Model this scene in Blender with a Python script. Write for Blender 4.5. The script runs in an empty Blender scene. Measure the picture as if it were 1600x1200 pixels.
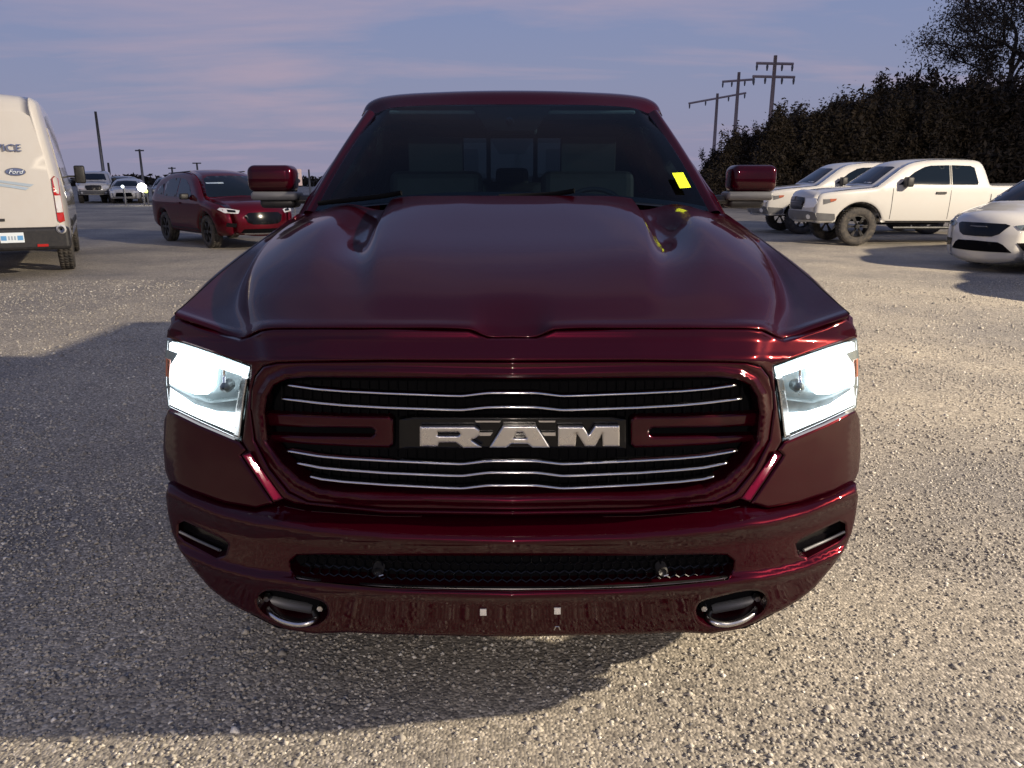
import bpy, bmesh, math, random
import numpy as np
from mathutils import Vector, Matrix
from mathutils.geometry import delaunay_2d_cdt
from mathutils.bvhtree import BVHTree

R = math.radians
SC = bpy.context.scene
COL = SC.collection
random.seed(7)
RNG = np.random.default_rng(7)

# ------------------------------------------------------------------ camera
F, PITCH, CAMH = 1202.0, R(15.0), 1.53
cam_d = bpy.data.cameras.new("camera")
cam_d.sensor_width = 36.0
cam_d.lens = 36.0 * F / 1600.0
cam_d.clip_start = 0.05
cam_d.clip_end = 3000
cam = bpy.data.objects.new("camera", cam_d)
COL.objects.link(cam)
cam.location = (0, 0, CAMH)
cam.rotation_euler = (math.pi / 2 - PITCH, 0, 0)
SC.camera = cam

SC.view_settings.view_transform = 'Standard'
SC.view_settings.look = 'None'
SC.view_settings.gamma = 1
SC.view_settings.use_curve_mapping = False
SC.view_settings.exposure = 0.0
SC.cycles.max_bounces = 8
SC.cycles.transparent_max_bounces = 12
SC.cycles.sample_clamp_indirect = 4.0
SC.cycles.use_denoising = True

# ------------------------------------------------------------------ world: dusk sky
W = bpy.data.worlds.new("World"); SC.world = W; W.use_nodes = True
nt = W.node_tree; nt.nodes.clear()
def wn(t, **k):
    n = nt.nodes.new(t)
    for a, b in k.items(): setattr(n, a, b)
    return n
def wl(a, b): nt.links.new(a, b)
out = wn('ShaderNodeOutputWorld'); bg = wn('ShaderNodeBackground'); wl(bg.outputs[0], out.inputs[0])
tc = wn('ShaderNodeTexCoord'); sep = wn('ShaderNodeSeparateXYZ'); wl(tc.outputs['Generated'], sep.inputs[0])
ramp = wn('ShaderNodeValToRGB'); wl(sep.outputs['Z'], ramp.inputs[0])
cr = ramp.color_ramp
stops = [(0.0, (.245, .242, .350)), (.08, (.215, .240, .375)), (.2, (.180, .225, .395)), (.36, (.135, .190, .375)),
         (.6, (.13, .17, .325)), (1.0, (.12, .155, .30))]
cr.elements[0].position = stops[0][0]; cr.elements[0].color = (*stops[0][1], 1)
cr.elements[1].position = stops[-1][0]; cr.elements[1].color = (*stops[-1][1], 1)
for p, c in stops[1:-1]:
    e = cr.elements.new(p); e.color = (*c, 1)
# thin streaky dusk clouds on a flat layer overhead
zc = wn('ShaderNodeMath', operation='MAXIMUM'); wl(sep.outputs['Z'], zc.inputs[0]); zc.inputs[1].default_value = 0.0
za = wn('ShaderNodeMath', operation='ADD'); wl(zc.outputs[0], za.inputs[0]); za.inputs[1].default_value = 0.12
dx = wn('ShaderNodeMath', operation='DIVIDE'); wl(sep.outputs['X'], dx.inputs[0]); wl(za.outputs[0], dx.inputs[1])
dy = wn('ShaderNodeMath', operation='DIVIDE'); wl(sep.outputs['Y'], dy.inputs[0]); wl(za.outputs[0], dy.inputs[1])
cmb = wn('ShaderNodeCombineXYZ'); wl(dx.outputs[0], cmb.inputs[0]); wl(dy.outputs[0], cmb.inputs[1])
mp = wn('ShaderNodeMapping'); wl(cmb.outputs[0], mp.inputs[0])
mp.inputs['Location'].default_value = (1.7, 0.35, 0); mp.inputs['Scale'].default_value = (.55, 1.25, 1); mp.inputs['Rotation'].default_value = (0, 0, R(-14))
nz = wn('ShaderNodeTexNoise'); wl(mp.outputs[0], nz.inputs['Vector'])
nz.inputs['Scale'].default_value = 1.15; nz.inputs['Detail'].default_value = 9; nz.inputs['Roughness'].default_value = .56; nz.inputs['Distortion'].default_value = .35
vd = wn('ShaderNodeVectorMath', operation='DISTANCE'); wl(tc.outputs['Generated'], vd.inputs[0]); vd.inputs[1].default_value = (-.30, .94, .185)
vb_ = wn('ShaderNodeMapRange', interpolation_type='SMOOTHSTEP'); wl(vd.outputs['Value'], vb_.inputs[0]); vb_.inputs[1].default_value = 0; vb_.inputs[2].default_value = .26; vb_.inputs[3].default_value = .13; vb_.inputs[4].default_value = 0
ns_ = wn('ShaderNodeMath', operation='ADD'); wl(nz.outputs['Fac'], ns_.inputs[0]); wl(vb_.outputs[0], ns_.inputs[1])
cramp = wn('ShaderNodeValToRGB'); wl(ns_.outputs[0], cramp.inputs[0])
cramp.color_ramp.elements[0].position = .50; cramp.color_ramp.elements[0].color = (0, 0, 0, 1)
cramp.color_ramp.elements[1].position = .74; cramp.color_ramp.elements[1].color = (1, 1, 1, 1)
cf = wn('ShaderNodeMath', operation='MULTIPLY'); wl(cramp.outputs[0], cf.inputs[0]); cf.inputs[1].default_value = .7
mixc = wn('ShaderNodeMix', data_type='RGBA'); wl(cf.outputs[0], mixc.inputs[0]); wl(ramp.outputs[0], mixc.inputs[6])
mixc.inputs[7].default_value = (.37, .295, .385, 1)
sky = wn('ShaderNodeTexSky'); sky.sky_type = 'NISHITA'; sky.sun_disc = False
sky.sun_elevation = R(0.5); sky.sun_rotation = R(200); sky.altitude = 100
hs = wn('ShaderNodeMix', data_type='RGBA', blend_type='ADD'); hs.inputs[0].default_value = .02
wl(mixc.outputs[2], hs.inputs[6]); wl(sky.outputs[0], hs.inputs[7])
wl(hs.outputs[2], bg.inputs[0]); bg.inputs[1].default_value = 1.1

# ------------------------------------------------------------------ the two yard floodlights (poles built further down)
LAMPS = [("A", (19.0, 1.4, 9.9), (0, 8, 0), 41000, (1.0, .86, .66)),
         ("B", (.2, -15.0, 7.0), (0, 8, 0), 5200, (1.0, .86, .72))]
for nm, loc, aim, pw, colr in LAMPS:
    ld = bpy.data.lights.new("floodlight_lamp", 'SPOT'); ld.energy = pw; ld.color = colr
    ld.spot_size = R(150); ld.spot_blend = .4; ld.shadow_soft_size = .3 if nm == 'A' else .14
    lo = bpy.data.objects.new("floodlight_lamp", ld); COL.objects.link(lo)
    lo.location = loc
    lo.rotation_euler = (Vector(aim) - Vector(loc)).to_track_quat('-Z', 'Y').to_euler()

# ------------------------------------------------------------------ materials
def mat(name, color=(.5, .5, .5), rough=.5, metal=0., coat=0., emis=None, es=0., spec=.5, ior=None, trans=0.):
    m = bpy.data.materials.new(name); m.use_nodes = True
    b = m.node_tree.nodes['Principled BSDF']
    b.inputs['Base Color'].default_value = (*color, 1)
    b.inputs['Roughness'].default_value = rough
    b.inputs['Metallic'].default_value = metal
    b.inputs['Coat Weight'].default_value = coat
    b.inputs['Coat Roughness'].default_value = .03
    b.inputs['Specular IOR Level'].default_value = spec
    b.inputs['Transmission Weight'].default_value = trans
    if emis: b.inputs['Emission Color'].default_value = (*emis, 1); b.inputs['Emission Strength'].default_value = es
    return m
def nodes(m): return m.node_tree.nodes, m.node_tree.links, m.node_tree.nodes['Principled BSDF']
def vary(m, scale=8., amt=.25, dark=None, rough_amt=0., bump=0., bscale=None, detail=6, coord='Object'):
    """noise-driven wear: mixes the base colour towards `dark` and roughens"""
    N, L, b = nodes(m)
    t = N.new('ShaderNodeTexCoord'); n = N.new('ShaderNodeTexNoise'); L.new(t.outputs[coord], n.inputs[0])
    n.inputs['Scale'].default_value = scale; n.inputs['Detail'].default_value = detail
    base = tuple(b.inputs['Base Color'].default_value)
    dk = (*dark, 1) if dark else tuple(c * .6 for c in base[:3]) + (1,)
    r = N.new('ShaderNodeMapRange'); L.new(n.outputs[0], r.inputs[0]); r.inputs[1].default_value = .35; r.inputs[2].default_value = .7
    r.inputs[3].default_value = 0; r.inputs[4].default_value = amt
    x = N.new('ShaderNodeMix'); x.data_type = 'RGBA'; L.new(r.outputs[0], x.inputs[0]); x.inputs[6].default_value = base; x.inputs[7].default_value = dk
    L.new(x.outputs[2], b.inputs['Base Color'])
    if rough_amt:
        r2 = N.new('ShaderNodeMapRange'); L.new(n.outputs[0], r2.inputs[0]); r0 = b.inputs['Roughness'].default_value
        r2.inputs[1].default_value = .3; r2.inputs[2].default_value = .7; r2.inputs[3].default_value = r0; r2.inputs[4].default_value = r0 + rough_amt
        L.new(r2.outputs[0], b.inputs['Roughness'])
    if bump:
        n2 = N.new('ShaderNodeTexNoise'); L.new(t.outputs[coord], n2.inputs[0]); n2.inputs['Scale'].default_value = bscale or scale * 8
        bm = N.new('ShaderNodeBump'); bm.inputs['Strength'].default_value = bump; bm.inputs['Distance'].default_value = .01
        L.new(n2.outputs[0], bm.inputs['Height']); L.new(bm.outputs[0], b.inputs['Normal'])
    return m
def car_paint(name, color, metal=.0, rough=.35, flake=.0, dust=(.3, .25, .2), dust_amt=.06, coat=1.):
    m = mat(name, color, rough, metal, coat, spec=.5 if coat >= 1 else .04)
    if coat < 1: m.node_tree.nodes['Principled BSDF'].inputs['Specular Tint'].default_value = (.35, .01, .05, 1)
    N, L, b = nodes(m)
    b.inputs['Coat Roughness'].default_value = .025
    t = N.new('ShaderNodeTexCoord')
    n = N.new('ShaderNodeTexNoise'); L.new(t.outputs['Object'], n.inputs[0]); n.inputs['Scale'].default_value = 3.5; n.inputs['Detail'].default_value = 10; n.inputs['Roughness'].default_value = .65
    r = N.new('ShaderNodeMapRange'); L.new(n.outputs[0], r.inputs[0]); r.inputs[1].default_value = .4; r.inputs[2].default_value = .75; r.inputs[3].default_value = 0; r.inputs[4].default_value = dust_amt
    x = N.new('ShaderNodeMix'); x.data_type = 'RGBA'; L.new(r.outputs[0], x.inputs[0]); x.inputs[6].default_value = (*color, 1); x.inputs[7].default_value = (*dust, 1)
    L.new(x.outputs[2], b.inputs['Base Color'])
    r2 = N.new('ShaderNodeMapRange'); L.new(n.outputs[0], r2.inputs[0]); r2.inputs[1].default_value = .35; r2.inputs[2].default_value = .8; r2.inputs[3].default_value = .02; r2.inputs[4].default_value = .06
    L.new(r2.outputs[0], b.inputs['Coat Roughness'])
    if flake:
        v = N.new('ShaderNodeTexVoronoi'); L.new(t.outputs['Object'], v.inputs[0]); v.inputs['Scale'].default_value = 900
        nm = N.new('ShaderNodeBump'); nm.inputs['Strength'].default_value = flake; nm.inputs['Distance'].default_value = .0006
        L.new(v.outputs['Distance'], nm.inputs['Height']); L.new(nm.outputs[0], b.inputs['Normal'])
    return m
M = {}
M['cherry'] = car_paint('cherry_red_pearl_paint', (.031, .0002, .0042), .5, .28, .03, dust=(.04, .01, .014), dust_amt=.08, coat=.62)
M['cherry2'] = car_paint('candy_red_paint', (.085, .0008, .007), .4, .35, 0, dust=(.1,.05,.05), dust_amt=.05, coat=.7)
M['white'] = car_paint('white_paint', (.50, .485, .46), 0, .4, 0, dust=(.45, .38, .3), dust_amt=.12)
M['vanwhite'] = car_paint('van_white_paint', (.58, .555, .51), 0, .45, 0, dust=(.5, .42, .33), dust_amt=.2)
M['darkpaint'] = car_paint('dark_grey_paint', (.035, .035, .045), .3, .4)
M['chrome'] = vary(mat('chrome', (.82, .82, .84), .09, 1.), 30, .25, (.5, .5, .52), .1)
M['satin'] = vary(mat('satin_chrome', (.62, .61, .60), .24, 1.), 20, .3, (.35, .35, .36), .1)
M['blk'] = vary(mat('black_plastic', (.012, .012, .014), .42), 25, .5, (.04, .036, .033), .15)
M['gloss'] = mat('gloss_black', (.004, .004, .005), .15, 0, 0, spec=.3)
M['void'] = mat('dark_cavity', (.004, .004, .005), .95, spec=.05)
M['rubber'] = vary(mat('tyre_rubber', (.022, .021, .021), .8), 14, .8, (.10, .085, .07), .1, .3, 60)
M['rim'] = vary(mat('alloy_rim', (.45, .45, .46), .3, .9), 12, .4, (.2, .19, .18))
M['rimdark'] = vary(mat('dark_rim', (.03, .03, .032), .35, .6), 12, .6, (.12, .11, .1))
M['window'] = mat('tinted_window', (.006, .010, .016), .05, 0, 0, spec=.35)
M['seat'] = vary(mat('black_leather', (.007, .008, .009), .6), 20, .4, (.03, .03, .03), .1)
M['red_lens'] = mat('red_lamp_lens', (.45, .02, .015), .15, 0, 1.)
M['white_lens'] = mat('clear_lamp_lens', (.75, .74, .72), .12, .2, 1.)
M['amber'] = mat('amber_lens', (.35, .10, .05), .2, 0, .8)
M['yellow'] = mat('yellow_sticker_paper', (.72, .90, .0), .6, emis=None)
M['led'] = mat('headlight_led', (1, 1, 1), .3, emis=(.86, .95, 1.0), es=3.6)
M['led_soft'] = mat('headlight_light_guide', (1, 1, 1), .3, emis=(.80, .92, 1.0), es=2.6)
M['lampgrey'] = vary(mat('headlight_reflector', (.20, .24, .25), .25, .6), 26, .6, (.08, .11, .12), .2)
M['flood'] = mat('floodlight_glass', (1, 1, 1), .3, emis=(1.0, .84, .6), es=40)
M['plate'] = mat('plate_white', (.78, .85, .88), .4, emis=None)
M['plateblue'] = mat('plate_blue', (.12, .35, .65), .4)
M['decalblue'] = mat('decal_blue', (.10, .13, .25), .4)
M['decalgrey'] = mat('decal_grey_blue', (.36, .44, .52), .4)
M['ink'] = mat('dark_ink', (.03, .03, .05), .5)
M['wood'] = vary(mat('weathered_pole_wood', (.38, .30, .29), .85), 6, .5, (.25, .2, .19), 0, .3, 30)
M['steel'] = vary(mat('galvanised_steel', (.16, .16, .17), .55, .6), 6, .4, (.1, .1, .1))
M['banner'] = mat('banner_fabric', (.80, .62, .58), .7)
M['poleglass'] = mat('small_lamp_glass', (1, 1, 1), .3, emis=(1.0, .93, .8), es=22)
M['poleblue'] = mat('small_blue_lamp_glass', (1, 1, 1), .3, emis=(.75, .9, 1.0), es=5)
M['poleyel'] = mat('small_yellow_lamp_glass', (1, 1, 1), .3, emis=(.9, 1.0, .15), es=2)

def glass_mat(name, tint, gl_rough=.01, ior=1.5, boost=1.0):
    m = bpy.data.materials.new(name); m.use_nodes = True
    N, L = m.node_tree.nodes, m.node_tree.links; N.clear()
    o = N.new('ShaderNodeOutputMaterial'); mx = N.new('ShaderNodeMixShader'); L.new(mx.outputs[0], o.inputs[0])
    fr = N.new('ShaderNodeFresnel'); fr.inputs[0].default_value = ior
    mm = N.new('ShaderNodeMath'); mm.operation = 'MULTIPLY'; mm.inputs[1].default_value = boost; L.new(fr.outputs[0], mm.inputs[0]); L.new(mm.outputs[0], mx.inputs[0])
    t = N.new('ShaderNodeBsdfTransparent'); t.inputs[0].default_value = (*tint, 1)
    g = N.new('ShaderNodeBsdfGlossy'); g.inputs['Roughness'].default_value = gl_rough
    L.new(t.outputs[0], mx.inputs[1]); L.new(g.outputs[0], mx.inputs[2])
    return m
M['glass'] = glass_mat('windscreen_glass', (.40, .58, .66), boost=.32)
M['lens'] = glass_mat('headlight_lens', (.93, .96, .97), boost=1.)
M['glass_side'] = glass_mat('side_window_glass', (.16, .18, .19), boost=1.)

# ------------------------------------------------------------------ object helpers
def tag(o, label=None, cat=None, group=None, kind=None):
    if label: o['label'] = label
    if cat: o['category'] = cat
    if group: o['group'] = group
    if kind: o['kind'] = kind
    return o
def mesh_obj(name, V, Fc, m=None, parent=None, smooth=True, normals=None):
    me = bpy.data.meshes.new(name)
    me.from_pydata([tuple(map(float, v)) for v in V], [], [tuple(int(i) for i in f) for f in Fc])
    if smooth: me.polygons.foreach_set('use_smooth', [True] * len(me.polygons))
    if m: me.materials.append(m)
    me.update()
    if normals is not None: me.normals_split_custom_set_from_vertices([tuple(map(float, n)) for n in normals])
    o = bpy.data.objects.new(name, me); COL.objects.link(o)
    if parent: o.parent = parent
    return o
def empty(name, loc=(0, 0, 0), rz=0.):
    o = bpy.data.objects.new(name, None); COL.objects.link(o)
    o.location = loc; o.rotation_euler = (0, 0, rz); o.empty_display_size = .2
    return o
def kids(o): return [c for c in bpy.data.objects if c.parent == o]
def copy_tree(o, parent=None):
    c = o.copy(); COL.objects.link(c); c.parent = parent
    for ch in kids(o): copy_tree(ch, c)
    return c
class MB:
    def __init__(s): s.V = []; s.F = []
    def add(s, V, Fc):
        n = len(s.V); s.V += [tuple(v) for v in V]; s.F += [tuple(i + n for i in f) for f in Fc]
    def box(s, c, d, rot=None):
        x, y, z = d[0] / 2, d[1] / 2, d[2] / 2
        V = [Vector(p) for p in [(-x, -y, -z), (x, -y, -z), (x, y, -z), (-x, y, -z), (-x, -y, z), (x, -y, z), (x, y, z), (-x, y, z)]]
        if rot is not None: V = [rot @ v for v in V]
        V = [v + Vector(c) for v in V]
        s.add(V, [(0, 3, 2, 1), (4, 5, 6, 7), (0, 1, 5, 4), (1, 2, 6, 5), (2, 3, 7, 6), (3, 0, 4, 7)]); return s
    def tube(s, pts, rad, n=8, cap=True):
        pts = [Vector(p) for p in pts]; rad = [float(r) for r in rad] if isinstance(rad, (list, tuple, np.ndarray)) else [float(rad)] * len(pts)
        rings = []
        for i, p in enumerate(pts):
            t = (pts[min(i + 1, len(pts) - 1)] - pts[max(i - 1, 0)]).normalized()
            a = t.cross(Vector((0, 0, 1)))
            if a.length < .05: a = t.cross(Vector((1, 0, 0)))
            a.normalize(); b = t.cross(a)
            rings.append([p + rad[i] * (math.cos(2 * math.pi * k / n) * a + math.sin(2 * math.pi * k / n) * b) for k in range(n)])
        V = [v for r in rings for v in r]
        Fc = [(i * n + k, i * n + (k + 1) % n, (i + 1) * n + (k + 1) % n, (i + 1) * n + k) for i in range(len(pts) - 1) for k in range(n)]
        if cap: Fc += [tuple(range(n)), tuple(reversed(range((len(pts) - 1) * n, len(pts) * n)))]
        s.add(V, Fc); return s
    def sweep(s, pts, sec):
        """section (a along z, b along y) swept along a mostly-x path, open ends capped"""
        n = len(sec); V = []
        for i, p in enumerate(pts):
            k = 1.0
            for a, b in sec: V.append((p[0], p[1] + b * k, p[2] + a * k))
        Fc = [(i * n + k, (i + 1) * n + k, (i + 1) * n + (k + 1) % n, i * n + (k + 1) % n) for i in range(len(pts) - 1) for k in range(n)]
        Fc += [tuple(range(n)), tuple(reversed(range((len(pts) - 1) * n, len(pts) * n)))]
        s.add(V, Fc); return s
    def build(s, name, m, parent=None, smooth=False, bevel=0, seg=2):
        o = mesh_obj(name, s.V, s.F, m, parent, smooth)
        if bevel:
            b = o.modifiers.new('bevel', 'BEVEL'); b.width = bevel; b.segments = seg; b.limit_method = 'ANGLE'; b.angle_limit = R(35)
        return o

# ---- planar geometry
def dens(poly, step, closed=True):
    out = []; n = len(poly)
    for i in range(n if closed else n - 1):
        a = np.array(poly[i], float); b = np.array(poly[(i + 1) % n], float)
        k = max(1, int(math.ceil(np.linalg.norm(b - a) / step)))
        for j in range(k): out.append(a + (b - a) * j / k)
    if not closed: out.append(np.array(poly[-1], float))
    return np.array(out)
def spline(pts, per=6, closed=False):
    P = np.array(pts, float); n = len(P); out = []
    for i in range(n if closed else n - 1):
        p0 = P[(i - 1) % n] if (closed or i > 0) else P[0]; p1 = P[i]; p2 = P[(i + 1) % n]
        p3 = P[(i + 2) % n] if (closed or i + 2 < n) else P[-1]
        d = np.linalg.norm(p2 - p1) + 1e-9
        m1 = (p2 - p0) / (np.linalg.norm(p2 - p1) + np.linalg.norm(p1 - p0) + 1e-9) * d
        m2 = (p3 - p1) / (np.linalg.norm(p3 - p2) + np.linalg.norm(p2 - p1) + 1e-9) * d
        for j in range(per):
            t = j / per
            out.append((2 * t**3 - 3 * t**2 + 1) * p1 + (t**3 - 2 * t**2 + t) * m1 + (-2 * t**3 + 3 * t**2) * p2 + (t**3 - t**2) * m2)
    if not closed: out.append(P[-1])
    return [tuple(o) for o in out]
def area2(P): return float(np.sum(P[:, 0] * np.roll(P[:, 1], -1) - np.roll(P[:, 0], -1) * P[:, 1]))
def inside(P, Q):
    x, y = Q[:, 0], Q[:, 1]; r = np.zeros(len(Q), bool)
    for i in range(len(P)):
        x1, y1 = P[i]; x2, y2 = P[(i + 1) % len(P)]
        c = ((y1 > y) != (y2 > y))
        if y1 != y2: r ^= c & (x < (x2 - x1) * (y - y1) / (y2 - y1) + x1)
    return r
def dist(P, Q, closed=True):
    d = np.full(len(Q), 1e9)
    for i in range(len(P) if closed else len(P) - 1):
        a = P[i]; b = P[(i + 1) % len(P)]; ab = b - a; L2 = ab @ ab
        if L2 < 1e-18: continue
        t = np.clip(((Q - a) @ ab) / L2, 0, 1)
        d = np.minimum(d, np.hypot(*(Q - (a + t[:, None] * ab)).T))
    return d
def sdf(loops, Q):
    """positive inside the first loop and outside the rest"""
    d = dist(loops[0], Q); ins = inside(loops[0], Q)
    for h in loops[1:]:
        d = np.minimum(d, dist(h, Q)); ins &= ~inside(h, Q)
    return np.where(ins, d, -d)
def patch2d(outline, holes, sp, rings=()):
    loops = [dens(outline, sp * .8)] + [dens(h, sp * .8) for h in holes]
    if area2(loops[0]) < 0: loops[0] = loops[0][::-1]
    for i in range(1, len(loops)):
        if area2(loops[i]) > 0: loops[i] = loops[i][::-1]
    pts = [l for l in loops]; edges = []; off = 0
    for l in loops:
        edges += [(off + k, off + (k + 1) % len(l)) for k in range(len(l))]; off += len(l)
    nb = off
    lo, hi = loops[0].min(0), loops[0].max(0)
    xs = np.arange(lo[0], hi[0], sp); ys = np.arange(lo[1], hi[1], sp * .87)
    G = np.array([(x + (sp / 2 if j % 2 else 0), y) for j, y in enumerate(ys) for x in xs]) if len(xs) and len(ys) else np.zeros((0, 2))
    rmax = max(rings) if len(rings) else 0
    if len(G):
        s = sdf(loops, G); G = G[s > max(sp * .45, rmax + sp * .3)]
    extra = [G]
    for r in rings:
        for l in loops:
            t = np.roll(l, -1, 0) - np.roll(l, 1, 0); t /= (np.linalg.norm(t, axis=1)[:, None] + 1e-12)
            q = l + np.stack([-t[:, 1], t[:, 0]], 1) * r
            s = sdf(loops, q); extra.append(q[s > r * .8])
    P = np.vstack(pts + extra)
    # drop near-duplicates among extras
    key = np.round(P[nb:] / (sp * .12)).astype(int)
    _, ix = np.unique(key, axis=0, return_index=True)
    P = np.vstack([P[:nb], P[nb:][np.sort(ix)]])
    res = delaunay_2d_cdt([Vector(p) for p in P.tolist()], edges, [], 0, 1e-6)
    Q = np.array([tuple(v) for v in res[0]]); T = np.array(res[2], int)
    c = Q[T].mean(1); T = T[sdf(loops, c) > 0]
    # orient ccw
    a, b, c3 = Q[T[:, 0]], Q[T[:, 1]], Q[T[:, 2]]
    cr_ = (b[:, 0] - a[:, 0]) * (c3[:, 1] - a[:, 1]) - (b[:, 1] - a[:, 1]) * (c3[:, 0] - a[:, 0])
    T[cr_ < 0] = T[cr_ < 0][:, ::-1]; T = T[np.abs(cr_) > 1e-12]
    # boundary edges
    cnt = {}
    for t in T:
        for i in range(3):
            e = (int(t[i]), int(t[(i + 1) % 3])); cnt[e] = cnt.get(e, 0) + 1
    be = [e for e in cnt if (e[1], e[0]) not in cnt]
    return Q, T, be, loops

# ---- photographed-direction mapping: (px, py) of the 1600x1200 photo at forward distance Y
cp, sp_ = math.cos(PITCH), math.sin(PITCH)
def P3(px, py, Y):
    px = np.asarray(px, float); py = np.asarray(py, float); Y = np.asarray(Y, float)
    u = (px - 800) / F; v = (600 - py) / F
    dy = cp + v * sp_; dz = -sp_ + v * cp
    return np.stack([u / dy * Y, Y + 0 * u, CAMH + dz / dy * Y], -1)
def p3(px, py, Y): return tuple(P3(px, py, Y))
def mir(poly): return [(1600 - x, y) for x, y in poly][::-1]
def full(half):   # right half from top centre round to bottom centre -> closed symmetric outline
    return list(half) + [(1600 - x, y) for x, y in reversed(half) if abs(x - 800) > .01]

def px_part(name, outline, depth, m, parent, holes=(), sp=7., rpx=3., rd=.005, thick=.03, label=None):
    Q, T, be, loops = patch2d(outline, list(holes), sp, (rpx * .35, rpx) if rd else ())
    def dep(q):
        y = depth(q[:, 0], q[:, 1])
        if rd:
            t = np.clip(1 - sdf(loops, q) / rpx, 0, .95); y = y + rd * (1 - np.sqrt(1 - t * t))
        return y
    V = P3(Q[:, 0], Q[:, 1], dep(Q)); e = .6
    def pt(dx, dy_): q = Q + np.array([dx, dy_]); return P3(q[:, 0], q[:, 1], dep(q))
    n = np.cross(pt(e, 0) - pt(-e, 0), pt(0, -e) - pt(0, e)); n /= np.linalg.norm(n, axis=1)[:, None]
    n[n[:, 1] > 0] *= -1
    k = len(V); Fc = [tuple(t[::-1]) for t in T]; nn = list(n); VV = list(V)
    for a, b in be:
        i = len(VV)
        VV += [V[a], V[b], V[b] + (0, thick, 0), V[a] + (0, thick, 0)]; nn += [(0, 0, 0)] * 4
        Fc.append((i, i + 1, i + 2, i + 3))
    o = mesh_obj(name, VV, Fc, m, parent, True, nn)
    if label: o['label'] = label
    return o

def grid_surf(name, ctrl, nu, nv, m, parent, thick=0.):
    """ctrl[row][col] 3-D points -> smooth dense sheet"""
    C = np.array(ctrl, float)
    A = np.array([spline(C[i], nv) for i in range(len(C))])
    B = np.array([spline(A[:, j], nu) for j in range(A.shape[1])])
    nj, ni = B.shape[0], B.shape[1]
    V = B.reshape(-1, 3); Fc = []
    for j in range(nj - 1):
        for i in range(ni - 1):
            Fc.append((j * ni + i, (j + 1) * ni + i, (j + 1) * ni + i + 1, j * ni + i + 1))
    o = mesh_obj(name, V, Fc, m, parent)
    return o
M['lowgrey'] = vary(mat('grey_bumper_plastic', (.12, .12, .125), .45), 10, .4, (.06, .06, .06))

# ================================================================== setting
def smooth_tab(pts, sig, lo, hi, step=1.0):
    xs = np.arange(lo, hi + step, step); ys = np.interp(xs, [p[0] for p in pts], [p[1] for p in pts])
    k = int(4 * sig / step); w = np.exp(-.5 * (np.arange(-k, k + 1) * step / sig) ** 2); w /= w.sum()
    yp = np.convolve(np.pad(ys, k, mode='edge'), w, mode='valid')
    return lambda q: np.interp(q, xs, yp)

def ground_material():
    m = mat('crushed_limestone', (.36, .33, .28), .92, spec=.2)
    N, L, b = nodes(m)
    t = N.new('ShaderNodeTexCoord')
    v = N.new('ShaderNodeTexVoronoi'); L.new(t.outputs['Object'], v.inputs[0]); v.inputs['Scale'].default_value = 95; v.inputs['Randomness'].default_value = 1
    r = N.new('ShaderNodeValToRGB'); s2 = N.new('ShaderNodeSeparateColor'); L.new(v.outputs['Color'], s2.inputs[0]); L.new(s2.outputs[0], r.inputs[0])
    e = r.color_ramp.elements; e[0].position = 0; e[0].color = (.18, .165, .15, 1); e[1].position = 1; e[1].color = (.66, .61, .53, 1)
    for p, c in ((.25, (.26, .24, .21, 1)), (.55, (.36, .33, .285, 1)), (.85, (.46, .42, .36, 1))):
        q = e.new(p); q.color = c
    # broad patches: dusty pale tracks and darker damp stone
    n = N.new('ShaderNodeTexNoise'); L.new(t.outputs['Object'], n.inputs[0]); n.inputs['Scale'].default_value = .45; n.inputs['Detail'].default_value = 8; n.inputs['Roughness'].default_value = .62
    rr = N.new('ShaderNodeMapRange'); L.new(n.outputs[0], rr.inputs[0]); rr.inputs[1].default_value = .36; rr.inputs[2].default_value = .66; rr.inputs[3].default_value = 0; rr.inputs[4].default_value = 1
    x = N.new('ShaderNodeMix'); x.data_type = 'RGBA'; x.blend_type = 'MULTIPLY'; x.inputs[0].default_value = 1; L.new(r.outputs[0], x.inputs[6])
    cr2 = N.new('ShaderNodeValToRGB'); L.new(rr.outputs[0], cr2.inputs[0]); cr2.color_ramp.elements[0].color = (.62, .62, .64, 1); cr2.color_ramp.elements[1].color = (1.15, 1.10, 1.0, 1)
    L.new(cr2.outputs[0], x.inputs[7]); L.new(x.outputs[2], b.inputs['Base Color'])
    n3 = N.new('ShaderNodeTexNoise'); L.new(t.outputs['Object'], n3.inputs[0]); n3.inputs['Scale'].default_value = 3.0; n3.inputs['Detail'].default_value = 5
    b2 = N.new('ShaderNodeBump'); b2.inputs['Strength'].default_value = .2; b2.inputs['Distance'].default_value = .05; L.new(n3.outputs[0], b2.inputs['Height'])
    bm = N.new('ShaderNodeBump'); bm.inputs['Strength'].default_value = .35; bm.inputs['Distance'].default_value = .012
    L.new(v.outputs['Distance'], bm.inputs['Height']); bm.invert = True; L.new(b2.outputs[0], bm.inputs['Normal']); L.new(bm.outputs[0], b.inputs['Normal'])
    return m
M['gravel'] = ground_material()
def gh(x, y):
    return .012 * np.sin(x * 1.3 + .5 * y) * np.sin(y * .9 + 1) + .008 * np.sin(3.1 * x + 1.7) * np.sin(2.7 * y)
gx = np.concatenate([[-1500, -400, -120, -60], np.arange(-30, 30.1, .4), [60, 120, 400, 1500]])
gy = np.concatenate([[-300, -60, -20], np.arange(-6, 34.1, .4), [60, 120, 400, 2500]])
XX, YY = np.meshgrid(gx, gy)
fade = np.clip(1 - (np.hypot(XX, YY - 10) - 12) / 10, 0, 1)
ZZ = gh(XX, YY) * fade - .012
V = np.stack([XX, YY, ZZ], -1).reshape(-1, 3); nx_ = len(gx)
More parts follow.
